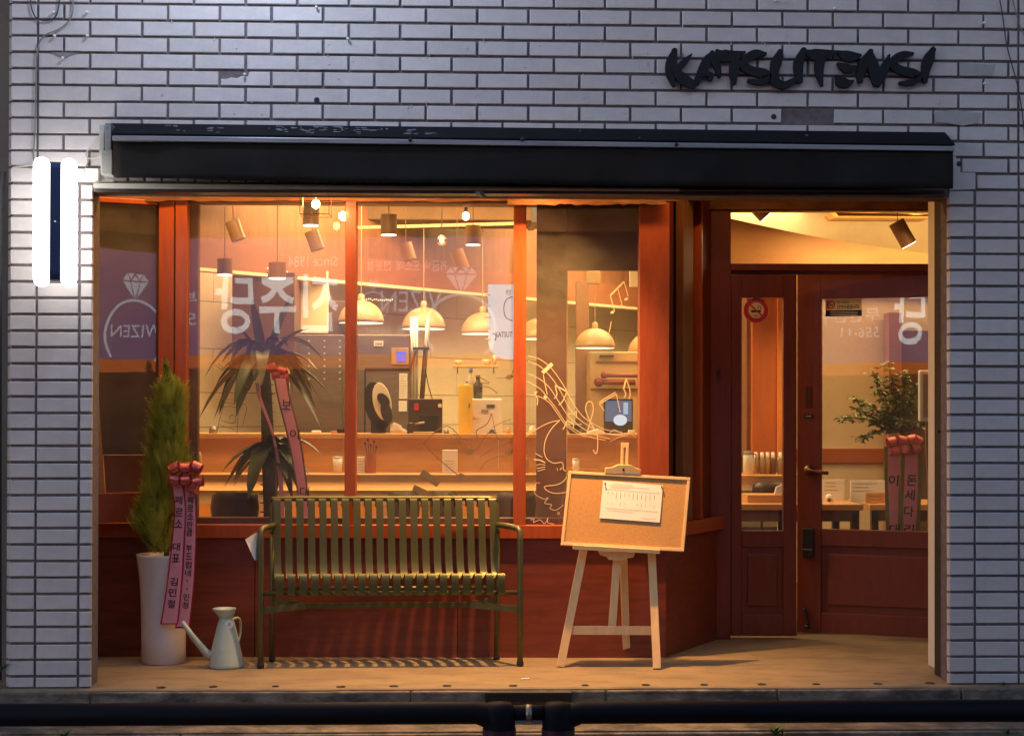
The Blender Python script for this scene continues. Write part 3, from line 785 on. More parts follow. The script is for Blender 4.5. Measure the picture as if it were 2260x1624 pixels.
# ---- door
dr = thing('entrance_door', 'dark red wooden double door with tall glass and raised lower panels', 'door', DR.w(.5, 0, 0))
HG = DR.w(DR.px(2130, 900, 0)[0], 0, 0); RA = math.atan2(DR.d.y, DR.d.x)-math.radians(19)    # right leaf stands ajar, hinged at the right
RL = Fr(HG-Vector((math.cos(RA), math.sin(RA), 0))*1.0, HG)
def dm(name, x0, y0, x1, y1, v0=-.02, v1=.03, m=door_m, bevel=.003, par=dr, fr=None): return member(name, x0, y0, x1, y1, v0, v1, m, fr or DR, par, bevel)
fz = 2.755
u0, _ = DR.px(1568, 900, -.04); u1, _ = DR.px(1613, 900, -.04)
obj('frame_post', MB().fbox(DR, u0, u1, -.04, .06, .0, fz), door_m, dr, bevel=.004)
dm('transom_rail', 1613.5, 582, 2130, 597, -.045, .05)
dm('header_rail', 1613.5, 440, 2130, 466, -.03, .05)
dm('stop_rail', 1613.5, 597.5, 2130, 606, -.0, .03)
# left leaf
dm('stile', 1614, 606.5, 1637, 1403); dm('stile', 1729, 606.5, 1758.5, 1403)
dm('top_rail', 1637.5, 606.5, 1728.5, 656.5); dm('middle_rail', 1637.5, 1171, 1728.5, 1205); dm('bottom_rail', 1637.5, 1355, 1728.5, 1403)
dm('raised_panel', 1637, 1206, 1729, 1354.5, .0, .02, bevel=.0); dm('raised_panel', 1650, 1222, 1716, 1338, -.010, .0, bevel=.008)
# right leaf
dm('stile', 1759, 600, 1812, 1406, fr=RL); dm('stile', 2100, 600, 2128, 1406, fr=RL)
dm('top_rail', 1812.5, 600, 2099.5, 656.5, fr=RL); dm('middle_rail', 1812.5, 1171, 2099.5, 1208, fr=RL); dm('bottom_rail', 1812.5, 1358, 2099.5, 1406, fr=RL)
dm('raised_panel', 1812, 1208.5, 2100, 1357.5, .0, .02, bevel=.0, fr=RL); dm('raised_panel', 1826, 1226, 2086, 1340, -.010, .0, bevel=.008, fr=RL)
pane(DR, 1637, 656, 1729, 1171.5, .005, dr); pane(RL, 1812, 656, 2100, 1171.5, .005, dr)
pane(DR, 1613, 465, 2130, 583, .005, dr, 'transom_pane')
def dpt(px, py, v): u, z = RL.px(px, py, v); return RL.w(u, v, z)
hn = obj('handle', MB().tube(catmull([dpt(1786, 1037, -.07), dpt(1797, 1040, -.075), dpt(1812, 1042, -.07), dpt(1828, 1043, -.06)], 5), [.010]*5+[.011]*5+[.012]*6, 12), copper_m, dr, smooth=True)
obj('rose', MB().tube([dpt(1786, 1037, -.02), dpt(1786, 1037, -.032), dpt(1786, 1037, -.04)], [.030, .028, .012], 20), copper_m, hn, smooth=True)
obj('neck', MB().tube([dpt(1786, 1037, -.04), dpt(1786, 1037, -.078)], .012, 12), copper_m, hn, smooth=True)
lk_ = obj('digital_lock', MB().pbox(RL, 1769, 1165, 1795, 1230, -.055, -.02), dark_m, dr, bevel=.008)
obj('lock_line', MB().pbox(RL, 1771, 1211, 1793, 1213, -.057, -.053), greyink_m, lk_)
obj('door_stop', MB().tube(catmull([dpt(1775, 1342, -.03), dpt(1778, 1360, -.04), dpt(1783, 1378, -.05)], 4), .009, 10), dark_m, dr, smooth=True)
obj('door_stop_foot', MB().lathe(dpt(1782, 1382, -.05), [(0, .012), (.016, .008), (.018, -.01), (0, -.012)], 14), dark_m, dr, smooth=True)
obj('oval_sticker', MB().pbox(RL, 1774, 914, 1795, 923, -.023, -.0205), ink_m, dr, bevel=.001)
mb = MB(); u, z = RL.px(1784, 918.5, -.0235); put_text(mb, 'push', RL.w(u, -.0237, z), .030, .010, RL.d, EZ); obj('sticker_text', mb, white_m, dr)
obj('dark_plate', MB().pbox(RL, 1777, 852, 1791, 899, -.023, -.0205), mat('dark_red_plate', (.07, .015, .008, 1), .5), dr, bevel=.001)
def dq(px, py, v): u, z = DR.px(px, py, v); return DR.w(u, v, z)
obj('screw_knob', MB().tube([dq(1586, 817, -.075), dq(1586, 817, -.04)], .010, 12), dark_m, dr)
# stickers on the door glass
st = thing('no_smoking_sticker', 'round red no smoking sticker on the narrow door pane', 'sticker', dq(1669, 713, 0))
def ring(fr, px, py, r0, r1, v, n=40):
    u, z = fr.px(px, py, v); mb = MB(); s_ = sc(fr.w(u, v, z).y)
    A = [fr.w(u+math.cos(2*math.pi*i/n)*r0/s_, v, z+math.sin(2*math.pi*i/n)*r0/s_) for i in range(n)]
    B = [fr.w(u+math.cos(2*math.pi*i/n)*r1/s_, v, z+math.sin(2*math.pi*i/n)*r1/s_) for i in range(n)]
    if r0 <= 0: mb.add(B, [tuple(range(n))])
    else: mb.add(A+B, [(i, (i+1) % n, n+(i+1) % n, n+i) for i in range(n)])
    return mb
sred = mat('sticker_red', C3(205, 44, 50), .5, var=.03)
obj('backing', ring(DR, 1669, 685, 0, 28.5, .0035), mat('sticker_pink', C3(235, 170, 160), .5), st)
obj('red_ring', ring(DR, 1669, 685, 17.5, 27, .0025), sred, st)
obj('inner', ring(DR, 1669, 685, 0, 17.3, .003), mat('sticker_cream', C3(240, 215, 175), .5), st)
mb = MB(); stroke(mb, DR, [(1656, 673), (1682, 697)], 3.2, .0018, .0004, smooth=False); obj('slash', mb, sred, st)
mb = MB(); stroke(mb, DR, [(1658, 687), (1679, 687)], 4.6, .0022, .0002, smooth=False); stroke(mb, DR, [(1672, 681), (1676, 675), (1680, 679), (1677, 684)], 1.3, .0021, .0002); stroke(mb, DR, [(1664, 697), (1673, 697)], 1.5, .0021, .0002, smooth=False)
obj('cigarette', mb, ink_m, st)
mb = MB(); u, z = DR.px(1669, 664, .0015); put_text(mb, 'NO SMOKING', DR.w(u, .0015, z), .055, .008, DR.d, EZ); obj('print', mb, paper_m, st)
nt_ = thing('notice_sticker', 'cream and blue no smoking notice on the wide door pane', 'sticker', dpt(1861, 697, 0))
obj('upper_half', MB().pbox(RL, 1822, 660, 1902, 684, .0025, .004), mat('notice_cream', C3(236, 214, 170), .6), nt_)
obj('lower_half', MB().pbox(RL, 1822, 684.3, 1902, 698, .0025, .004), mat('notice_blue', C3(40, 44, 96), .6), nt_)
obj('ring_mark', ring(RL, 1834, 673, 6.5, 9, .002), sred, nt_)
mb = MB(); stroke(mb, RL, [(1828, 667), (1840, 679)], 2, .0016, .0003, smooth=False); obj('slash', mb, sred, nt_)
obj('cigarette', stroke(MB(), RL, [(1830, 674), (1839, 672)], 2.4, .0018, .0002, smooth=False), ink_m, nt_)
mb = MB()
u, z = RL.px(1861, 667, .0018); put_text(mb, '이 시설은', RL.w(u, .0018, z), .068, .015, RL.d, EZ)
obj('print', mb, ink_m, nt_); mb = MB()
u, z = RL.px(1872, 677, .0018); put_text(mb, '금연시설입니다.', RL.w(u, .0018, z), .122, .022, RL.d, EZ, .01)
obj('print', mb, ink_m, nt_)
mb = MB()
for yy in (689, 694):
    stroke(mb, RL, [(1832, yy), (1892, yy+.5)], 1.2, .0018, .0002, smooth=False)
obj('print_line', mb, paper_m, nt_)

# ---- right reveal
jm = thing('jamb_panel', 'tall cream panel lining the right side of the entrance recess', 'jamb', (1.98, .4, 0))
obj('panel', MB().box(1.979, 2.06, .285, .55, .0, 2.36), jamb_m, jm, bevel=.003)
obj('edge_strip', MB().box(1.930, 1.978, .172, .284, .0, 2.38), mat('dark_edge_strip', (.035, .025, .02, 1), .6), jm)
obj('hook', MB().tube(catmull([at(2088, 953, .2), at(2076, 953, .19), at(2068, 951, .19)], 4), .005, 8), copper_m, jm)
sbox('recess_side', 2.061, 3.4, .172, .30, -.02, 2.755, cream_m)

# ================================================================== BENCH
def bench():
    ang_ = math.radians(1.5); ca, sa = math.cos(ang_), math.sin(ang_)
    O = Vector((-.631, .540, 0))
    t = thing('slatted_bench', 'olive green metal slatted bench with tube arms under the window', 'bench', O)
    def T(x, y, z):
        x2 = x - .10*(y if y > 0 else 0); y *= .60
        return O+Vector((x2*ca-y*sa, x2*sa+y*ca, z))
    hw = .622
    for s in (-1, 1):
        arm = [T(s*hw, 0, 0), T(s*hw, 0, .3), T(s*hw, 0, .61), T(s*hw, .006, .645), T(s*(hw-.006), .03, .663), T(s*(hw-.03), .09, .669), T(s*(hw-.07), .24, .672), T(s*.555, .30, .668)]
        l = obj('front_leg', MB().tube(arm, .0145, 12), bench_m, t, smooth=True)
        obj('foot', MB().lathe(T(s*hw, 0, 0), [(0, .0), (.017, .0), (.017, .022), (.014, .026)], 12), dark_m, l, smooth=True)
        r_ = obj('rear_leg', MB().tube([T(s*.552, .335, 0), T(s*.552, .325, .3), T(s*.553, .325, .62)], .013, 12), bench_m, t, smooth=True)
        obj('foot', MB().lathe(T(s*.552, .335, 0), [(0, 0), (.016, 0), (.016, .02), (.013, .024)], 12), dark_m, r_, smooth=True)
    fr_ = [T(-.553, .325, .622), T(-.553, .345, .72), T(-.552, .352, .755), T(-.540, .357, .785), T(-.51, .36, .797), T(0, .36, .797), T(.51, .36, .797), T(.540, .357, .785), T(.552, .352, .755), T(.553, .345, .72), T(.553, .325, .622)]
    obj('back_frame', MB().tube(catmull(fr_, 4), .013, 12), bench_m, t, smooth=True)
    obj('front_rail', MB().tube([T(-hw, 0, .357), T(hw, 0, .357)], .010, 10), bench_m, t, smooth=True)
    obj('seat_rail', MB().tube([T(-.552, .30, .36), T(.552, .30, .36)], .010, 10), bench_m, t, smooth=True)
    obj('centre_stretcher', MB().bar(T(-.40, .17, .285), T(.40, .17, .285), .010, .026, EZ), bench_m, t)
    for s in (-1, 1):
        obj('brace', MB().bar(T(s*.40, .17, .285), T(s*(hw-.005), .005, .275), .008, .030, EZ), bench_m, t)
        obj('brace', MB().bar(T(s*.40, .17, .285), T(s*.552, .325, .30), .008, .030, EZ), bench_m, t)
    prof = [(.378, .755), (.380, .78), (.365, .800), (.343, .795), (.330, .775), (.305, .68), (.288, .58), (.277, .525), (.260, .478), (.230, .440), (.195, .421), (.155, .413), (.10, .418), (.035, .440), (.0, .447), (-.024, .440), (-.034, .415), (-.030, .36), (-.012, .345)]
    P2 = catmull([(0, p[0], p[1]) for p in prof], 5)
    n = 20; sp = .0558
    base = None
    for i in range(n):
        x = (i-(n-1)/2)*sp; mb = MB()
        if base is None or True:
            rows = []; w = .0175
            for q in P2:
                rows.append([T(x-w, q.y, q.z), T(x+w, q.y, q.z)])
            mb.grid(rows)
        if base is None:
            base = obj('slat', mb, bench_m, t, solid=.003); bx = T(x, 0, 0)
        else:
            o = base.copy(); COL.objects.link(o); o.parent = t; o.location = T(x, 0, 0)-bx
    return t
bench()
lf = thing('leaflet', 'grey white paper leaflet hanging off the left bench arm', 'leaflet', at(560, 1200, .52))
P = [at(541, 1190, .50), at(566, 1174, .54), at(578, 1190, .56), at(578, 1228, .56), at(562, 1236, .52)]
obj('sheet', MB().prism(P, (0, .003, 0)), paper_m, lf)
obj('cover', MB().prism([p+Vector((.006, -.002, -.004)) for p in P[1:]], (0, .0015, 0)), mat('grey_cover', C3(150, 148, 140), .6), lf)

# ================================================================== EASEL
es = thing('display_easel', 'pale pine three legged display easel in front of the corner post', 'easel', (.41, .5, 0))
FZ = .535
def ebar(name, a, b, w, t, Ya, Yb, m=easel_m):
    A = at(a[0], a[1], Ya); B = at(b[0], b[1], Yb); s_ = sc(.55)
    return obj(name, MB().bar(A, B, w/s_, t, EY), m, es, bevel=.002)
g1 = gr(1237, 1472); g2 = gr(1450, 1477); g3 = gr(1383, 1450)
ebar('front_leg', (1288, 1212), (1237, 1470), 18, .02, .60, g1.y)
ebar('front_leg', (1438, 1212), (1450, 1475), 17, .02, .60, g2.y)
ebar('rear_leg', (1372, 1100), (1383, 1448), 17, .02, .69, g3.y)
ebar('centre_bar', (1364, 1200), (1351, 1382), 17, .016, .60, .565)
ebar('cross_bar', (1254, 1390), (1444, 1391), 19, .016, .553, .527)
ebar('mast', (1372, 1045), (1370, 1215), 14, .014, .645, .60)
for x_ in (1373.5, 1384.5):
    ebar('mast_slot_side', (x_, 984), (x_-2, 1050), 6, .014, .66, .642)
ebar('mast_head', (1379.5, 977), (1379, 988), 17.5, .0145, .662, .659)
mb = MB(); cl = [(1336, 1033), (1352, 1031), (1364, 1025), (1393, 1026), (1402, 1032), (1415, 1036), (1414, 1047), (1335, 1045)]
mb.prism([at(p[0], p[1], .61) for p in cl], (0, .03, 0)); obj('clamp', mb, easel_m, es, bevel=.002)
obj('clamp_hole', MB().lathe(at(1376, 1036, .609), [(0, -.002), (.006, -.001), (.006, .003)], 10, 'y'), dark_m, es)
mb = MB(); cl = [(1265, 1202), (1457, 1213), (1456, 1222), (1265, 1212)]
mb.prism([at(p[0], p[1], .505) for p in cl], (0, .06, 0)); obj('tray', mb, easel_m, es, bevel=.002)
mb = MB(); cl = [(1320, 1216), (1402, 1220), (1398, 1230), (1384, 1232), (1378, 1237), (1344, 1235), (1338, 1228), (1324, 1224)]
mb.prism([at(p[0], p[1], .55) for p in cl], (0, .03, 0)); obj('tray_block', mb, easel_m, es, bevel=.002)
cbd = thing('cork_board', 'cork notice board in a pale wooden frame resting on the easel', 'notice board', at(1380, 1210, .53))
TL, TR, BR, BL = at(1254, 1041, .625), at(1524, 1053, .625), at(1508, 1219, .53), at(1238, 1202, .53)
bx_ = (TR-TL+BR-BL)/2; by_ = (TL-BL+TR-BR)/2; bo = (TL+TR+BR+BL)/4-bx_/2-by_/2; bn = bx_.cross(by_).normalized()
def bq(a, b, off): return bo+bx_*a+by_*b+bn*off
def bquad(mb, a0, a1, b0, b1, o0, o1):
    mb.hexa([bq(a0, b0, o1), bq(a1, b0, o1), bq(a1, b0, o0), bq(a0, b0, o0), bq(a0, b1, o1), bq(a1, b1, o1), bq(a1, b1, o0), bq(a0, b1, o0)]); return mb
fx, fy = .024, .042
obj('frame_side', bquad(MB(), 0, 1, 0, fy, -.004, .012), easel_m, cbd, bevel=.002)
obj('frame_side', bquad(MB(), 0, 1, 1-fy, 1, -.004, .012), easel_m, cbd, bevel=.002)
obj('frame_side', bquad(MB(), 0, fx, fy, 1-fy, -.004, .0118), easel_m, cbd, bevel=.002)
obj('frame_side', bquad(MB(), 1-fx, 1, fy, 1-fy, -.004, .0118), easel_m, cbd, bevel=.002)
obj('cork', bquad(MB(), fx, 1-fx, fy, 1-fy, -.003, .004), cork_m, cbd)
pt = thing('pinned_paper', 'white printed sheet pinned to the cork board by two pins', 'paper', bq(.5, .4, .006))
def pp(px, py):   # pixel on board plane
    r = ray(px, py); n = bn; t_ = (bq(.5, .5, .007)-CAM).dot(n)/r.dot(n); return CAM+r*t_
PC = [pp(1331, 1060), pp(1463, 1071), pp(1456, 1153), pp(1323, 1143)]
rows = []
for j in range(5):
    r_ = []
    for i in range(7):
        a, b = i/6, j/4
        p = (PC[0]*(1-a)+PC[1]*a)*(1-b)+(PC[3]*(1-a)+PC[2]*a)*b
        r_.append(p+bn*(.0025*b+.001))
    rows.append(r_)
obj('sheet', MB().grid(rows), paper_m, pt)
def pq(a, b, o=.009): return (PC[0]*(1-a)+PC[1]*a)*(1-b)+(PC[3]*(1-a)+PC[2]*a)*b+bn*(.0024+.0025*b)
mb = MB()
def pline(a0, b0, a1, b1, w=.0011):
    A, B = pq(a0, b0), pq(a1, b1); mb.bar(A, B, w, .0003, bn)
for a0, b, a1 in ((.15, .07, .5), (.12, .12, .78), (.15, .16, .45), (.05, .22, .97), (.1, .72, .95), (.12, .78, .55), (.7, .92, .93)):
    for q in range(6):
        c0 = a0+(a1-a0)*q/6; c1 = a0+(a1-a0)*(q+1)/6; pline(c0, b, c1, b)
rr = random.Random(4)
for i in range(12):
    a = .1+i*.07
    pline(a, .28, a+.003, .28+rr.uniform(.06, .2), .0016); 
    if rr.random() < .8: pline(a+.01, .55, a+.012, .55+rr.uniform(.04, .1), .0012)
obj('print', mb, greyink_m, pt)
for px, py in ((1335, 1066), (1460, 1074)):
    p = pp(px, py)+bn*.003; obj('pin', MB().tube([p, p+bn*.008, p+bn*.010-EZ*.012], [.003, .0035, .002], 8), dark_m, pt)

# ================================================================== POTTED CONIFER
pc = gr(360, 1459); pc.y = .72; pc = Vector((at(361, 1450, .72).x, .72, 0)); s_ = sc(.72)
pt_ = thing('potted_conifer', 'tall yellow green conifer in a flared white ceramic pot', 'potted tree', pc)
prof = [(0, 0), (46, 0), (48, 2), (48, 60), (48.5, 110), (50, 150), (53, 190), (57, 222), (59, 236), (60, 240), (57, 240), (54, 226), (52, 216), (0, 214)]
obj('pot', MB().lathe(pc, [(r/s_, h/s_*.985) for r, h in prof], 40), pot_m, pt_, smooth=True)
obj('soil', MB().lathe(pc+EZ*(222/s_), [(0, 0), (53/s_, 0)], 20), bark_m, pt_)
tk = [at(368, 1235, .72), at(369, 1150, .72), at(366, 1000, .72), at(366, 860, .72), at(364, 790, .72)]
obj('trunk', MB().tube(tk, [.014, .012, .009, .006, .003], 8), bark_m, pt_)
OUT = [(772, 361, 364), (790, 360, 370), (812, 358, 378), (836, 352, 398), (868, 338, 412), (910, 327, 416), (947, 326, 418), (984, 322, 422), (1021, 309, 428), (1058, 304, 424), (1095, 301, 412), (1120, 290, 398), (1150, 284, 390), (1172, 300, 382), (1200, 330, 378)]
def outl(y):
    for a, b in zip(OUT[:-1], OUT[1:]):
        if a[0] <= y <= b[0]:
            t = (y-a[0])/(b[0]-a[0]); return a[1]+(b[1]-a[1])*t, a[2]+(b[2]-a[2])*t
    return 360, 365
def foliage(n, inner, seed):
    mb = MB(); rr = random.Random(seed)
    for i in range(n):
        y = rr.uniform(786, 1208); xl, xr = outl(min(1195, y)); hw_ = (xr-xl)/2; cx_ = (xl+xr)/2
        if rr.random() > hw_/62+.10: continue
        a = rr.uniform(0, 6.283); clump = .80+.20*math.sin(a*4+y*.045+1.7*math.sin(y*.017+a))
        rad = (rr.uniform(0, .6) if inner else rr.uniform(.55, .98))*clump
        P = at(cx_+hw_*rad*math.cos(a), y+12, .72+hw_*rad*math.sin(a)*.8/s_)
        out = Vector((math.cos(a), math.sin(a)*.8, 0)); L_ = rr.uniform(.045, .085)*(.5 if y < 850 else 1)*min(1, .45+hw_/60)
        d = (EZ*1.0+out*rr.uniform(.15, .60)+Vector((rr.uniform(-.25, .25), rr.uniform(-.25, .25), 0))).normalized()
        sd = d.cross(out+Vector((rr.uniform(-.6, .6), rr.uniform(-.6, .6), .1))).normalized()
        bend = (out*rr.uniform(-.1, .35)+EZ*rr.uniform(-.1, .25))*L_*.5
        Pk = lambda t: P+d*L_*t+bend*t*t
        m = 7
        for k in range(m):
            b = Pk(k/m); e2 = Pk((k+1)/m); mb.add([b-sd*.0009, b+sd*.0009, e2], [(0, 1, 2)])
            l2 = L_*(.34-.20*k/m)*rr.uniform(.7, 1.15)
            for s in (-1, 1):
                e = b+(d*.85+sd*s*.8+out*rr.uniform(-.3, .3)).normalized()*l2; mb.add([b-d*.0013, b+d*.0020, e], [(0, 1, 2)])
    return mb
obj('foliage', foliage(6500, False, 1), con_m, pt_, kind='stuff')
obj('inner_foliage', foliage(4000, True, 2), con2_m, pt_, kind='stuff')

def ribbonstrip(cols, Y, thick=.0008):
    rows = []
    C_ = catmull([(a, b, y) for y, a, b in cols], 4)
    for q in C_: 
        yy = q.z; rows.append([at(q.x, yy, Y), at((q.x+q.y)/2, yy, Y-.003), at(q.y, yy, Y)])
    return MB().grid(rows)
def charcol(par, items, Y, size, bold=.012):
    s2 = sc(Y)
    for ch, px, py in items:
        mb = MB()
        if ch == '·':
            P = at(px, py, Y); mb.box(P.x-.003, P.x+.003, Y-.0003, Y, P.z-.003, P.z+.003)
        else: put_text(mb, ch, at(px, py, Y), size*.92/s2, size/s2, (EX-EZ*.04), EZ+EX*.08, bold)
        obj('character', mb, ink_m, par)
rb = thing('ribbon_decoration', 'pink congratulation ribbons with red bow hanging on the potted conifer', 'ribbon', at(410, 1080, .60))
YR = .585
obj('ribbon_edge', ribbonstrip([(1072, 378, 405), (1123, 384, 411), (1185, 379, 408), (1277, 369, 403), (1340, 360, 398), (1377, 353, 393)], YR+.003), red_m, rb, smooth=True)
obj('ribbon_edge', ribbonstrip([(1072, 405, 432), (1123, 407, 434), (1185, 406, 434), (1277, 401, 430), (1340, 394, 424), (1386, 386, 419)], YR+.008), red_m, rb, smooth=True)
obj('pink_strip', ribbonstrip([(1072, 381, 402), (1123, 387, 408), (1185, 382, 405), (1277, 372, 400), (1340, 363, 394), (1375, 357, 390)], YR), pink_m, rb, smooth=True)
obj('pink_strip', ribbonstrip([(1072, 408, 429), (1123, 410, 431), (1185, 409, 431), (1277, 404, 427), (1340, 397, 421), (1382, 389, 416)], YR+.005), pink_m, rb, smooth=True)
charcol(rb, [('페', 394, 1103), ('르', 395, 1130), ('소', 394, 1155), ('대', 389, 1206), ('표', 388, 1231), ('김', 384, 1283), ('민', 381, 1307), ('철', 378, 1332)], YR-.0045, 18)
charcol(rb, [('페', 420, 1103), ('르', 420, 1121), ('소', 420, 1139), ('만', 419, 1158), ('큼', 418, 1175), ('부', 417, 1209), ('드', 417, 1227), ('럽', 416, 1246), ('네', 415, 1264), ('·', 413, 1281), ('·', 413, 1299), ('인', 411, 1317), ('정', 409, 1335)], YR-.0012, 14.5)
def loops(parent, spots, Y, R1, m1, m2):
    for (px, py, tilt) in spots:
        c = at(px, py, Y); mb = MB(); me_ = MB(); n = 14
        ax = Vector((math.cos(tilt), 0, math.sin(tilt)))
        pr = Vector((-math.sin(tilt), 0, math.cos(tilt)))
        rows = []; e0 = []; e1 = []
        for i in range(n+1):
            a = 2*math.pi*i/n; off = pr*math.cos(a)*R1*.95+EY*math.sin(a)*R1*1.1
            rows.append([c+off-ax*R1*.85, c+off*1.06, c+off+ax*R1*.85]); 
        mb.grid(rows)
        o = obj('bow_loop', mb, m1, parent, smooth=True)
        obj('loop_edge', MB().tube([r[0] for r in rows], .0028, 5).tube([r[2] for r in rows], .0028, 5), m2, o)
loops(rb, [(386, 1033, .5), (410, 1032, .1), (434, 1031, -.35), (386, 1058, -.1), (411, 1059, .1), (437, 1062, .15), (428, 1076, 1.2)], YR-.02, .027, gold_m, red_m)
obj('knot', MB().lathe(at(408, 1048, YR-.02), [(0, .018), (.016, .012), (.02, 0), (.016, -.012), (0, -.018)], 12), red_m, rb, smooth=True)

# ================================================================== WATERING CAN
wc = Vector((at(499, 1465, .56).x, .56, 0)); s_ = sc(.56)
can = thing('watering_can', 'pale grey green conical watering can standing beside the white pot', 'watering can', wc)
obj('body', MB().lathe(wc, [(0, 0), (36/s_, 0), (38/s_, 3/s_), (37.5/s_, 8/s_), (34/s_, 30/s_), (26/s_, 66/s_), (18/s_, 98/s_), (14.5/s_, 108/s_)], 36), can_m, can, smooth=True)
mo = wc+EX*(-4.5/s_)
mb = MB().lathe(Vector((0, 0, 0)), [(14.5/s_, 108/s_), (16/s_, 110/s_), (25/s_, 127/s_), (25.5/s_, 129/s_), (24.5/s_, 129/s_), (14/s_, 112/s_)], 36)
for v in mb.v:
    k = min(1, max(0, (v.z-108/s_)/(20/s_))); v += wc+EX*(-4.5/s_*k)
obj('funnel_mouth', mb, can_m, can, smooth=True)
obj('spout', MB().tube([at(484, 1458, .555), at(455, 1440, .535), at(425, 1404, .51), at(402, 1371, .50)], [10/s_, 8.5/s_, 6.5/s_, 4.5/s_], 14), can_m, can, smooth=True)
obj('spout_brace', MB().bar(at(448, 1446, .54), at(476, 1446, .55), 5/s_, .003, EY), can_m, can)
hp = [wc+Vector((.02, .03, .225)), wc+Vector((.05, .09, .22)), wc+Vector((.05, .12, .14)), wc+Vector((.03, .075, .05))]
obj('handle', MB().tube(catmull(hp, 5), .006, 8), can_m, can, smooth=True)
obj('paper_tag', MB().lathe(at(506, 1377, .52), [(0, -.001), (9/s_, -.001), (9/s_, .001), (0, .001)], 20, 'y'), paper_m, can)
mb = MB(); put_text(mb, '물', at(506, 1377, .5185), 8/s_, 8/s_, EX, EZ); obj('tag_print', mb, greyink_m, can)

# ================================================================== LANTERN in the recess
ln = thing('glass_lantern', 'small glass box lantern with a glowing bulb above the bench', 'lantern', at(697, 440, .42))
LP = at(697, 452, .42)
obj('bulb', MB().lathe(LP, [(0, .024), (.014, .020), (.021, .006), (.018, -.010), (0, -.022)], 16), bulb_m, ln, smooth=True)
g = MB(); h = .068
for (a, b) in (((-h, -h), (h, -h)), ((h, -h), (h, h)), ((h, h), (-h, h)), ((-h, h), (-h, -h))):
    A = LP+Vector((a[0], a[1], -.052)); B = LP+Vector((b[0], b[1], -.052)); g.tube([A, B], .0018, 5); g.tube([A, A+EZ*.16], .0018, 5); g.tube([A+EZ*.16, B+EZ*.16], .0018, 5)
obj('wire_frame', g, copper_m, ln)
obj('cord', MB().tube([LP+EZ*.024, LP+EZ*.2], .003, 6), dark_m, ln)

# ================================================================== INTERIOR SHELL
def inbox(name, x0, x1, y0, y1, z0, z1, m, **k): return obj(name, MB().box(x0, x1, y0, y1, z0, z1), m, kind='structure', **k)
inbox('interior_floor', -4.2, 5.2, 1.601, 9.5, -.05, 0, floor_m)
inbox('interior_ceiling', -4.2, 5.2, 1.05, 9.5, 2.76, 2.9, ceil_m)
inbox('interior_wall_left', -4.3, -4.2, .5, 9.5, 0, 2.9, cream_m)
inbox('interior_wall_right', 5.2, 5.3, .31, 9.5, 0, 2.9, cream_m)
inbox('interior_wall_back', -4.2, 5.2, 9.5, 9.6, 0, 2.9, cream_m)
inbox('wall_above_window', -4.2, 1.0, 1.05, 1.15, 2.33, 2.759, brown_m)
inbox('wall_above_door', 1.01, 5.2, 1.61, 1.70, 2.36, 2.759, cream_m)

# oblique kitchen wall behind the counter, with panel joints
def cs(x, z):   # camera-space floor position to world
    return Vector((CX+z*math.sin(YAW)+x*math.cos(YAW), -DIST+z*math.cos(YAW)-x*math.sin(YAW), 0))
KA, KB = cs(-3.4, 8.25), cs(1.75, 14.75)
KW = Fr(KA, KB)
kw = thing('kitchen_wall', 'cream panelled kitchen wall receding to the right behind the counter', 'wall', KA)
obj('wall_core', MB().fbox(KW, 0, KW.L, .012, .12, 0, 2.755), mortar_m, kw)
zz = [0, .45, .90, 1.12, 1.34, 1.62, 1.92, 2.16]
u = 0; rowi = 0
for z0, z1 in zip(zz[:-1], zz[1:]):
    u = -.3*(rowi % 2); rowi += 1
    while u < KW.L:
        a, b = max(0, u), min(KW.L, u+1.2)
        if b-a > .02: obj('panel', MB().fbox(KW, a+.002, b-.002, .0, .011, z0+.002, z1-.002), tile_m, kw)
        u += 1.2
def kp(px, py, v=-.05): u, z = KW.px(px, py, v); return u, z
# fascia beam with brown upper band
fb = thing('ceiling_beam', 'brown fascia beam slanting down to the right above the kitchen', 'beam', KA+EZ*2.3)
u0, z0 = KW.px(437, 590, -.5); u0, z1 = KW.px(437, 528, -.5)
obj('fascia', MB().fbox(KW, 0, KW.L, -.5, -.42, z0, z1), mat('fascia_wood', C3(140, 84, 50), .6, var=.1, scale=3, stretch=(1, 3, 6)), fb)
obj('fascia_lip', MB().fbox(KW, 0, KW.L, -.51, -.42, z0-.02, z0-.001), cream_m, fb)
obj('upper_band', MB().fbox(KW, 0, KW.L, -.46, -.40, z1+.001, 2.758), brown_m, fb)

# counter
YC = 2.1
ct = thing('counter', 'long oak counter with raised shelf behind the window', 'counter', (0, YC, 0))
def pspan(name, x0, y0, x1, y1, Y, dep, m, par, bevel=.0):
    A = at(x0, (y0+y1)/2, Y).x; B = at(x1, (y0+y1)/2, Y).x; z0 = at((x0+x1)/2, y1, Y).z; z1 = at((x0+x1)/2, y0, Y).z
    return obj(name, MB().box(A, B, Y, Y+dep, z0, z1), m, par, bevel=bevel)
pspan('upper_top', 330, 957, 1480, 966, YC-.03, .36, oak_m, ct, .003)
for a, b in ((330, 757), (758, 1100), (1101, 1480)):
    pspan('front_board', a, 966.5, b, 1046, YC, .03, oak_m, ct)
pspan('lower_top', 330, 1046.5, 1480, 1083, YC-.30, .32, oak_m, ct, .004)
pspan('base', 330, 1084, 1480, 1340, YC-.06, .3, cream_m, ct)
for i in range(7):
    a = 440+i*140
    pspan('base_panel', a, 1112, a+128, 1170, YC-.09, .028, mat('orange_bench_wood', C3(236, 150, 70), .4, var=.08, scale=3), ct, .003)

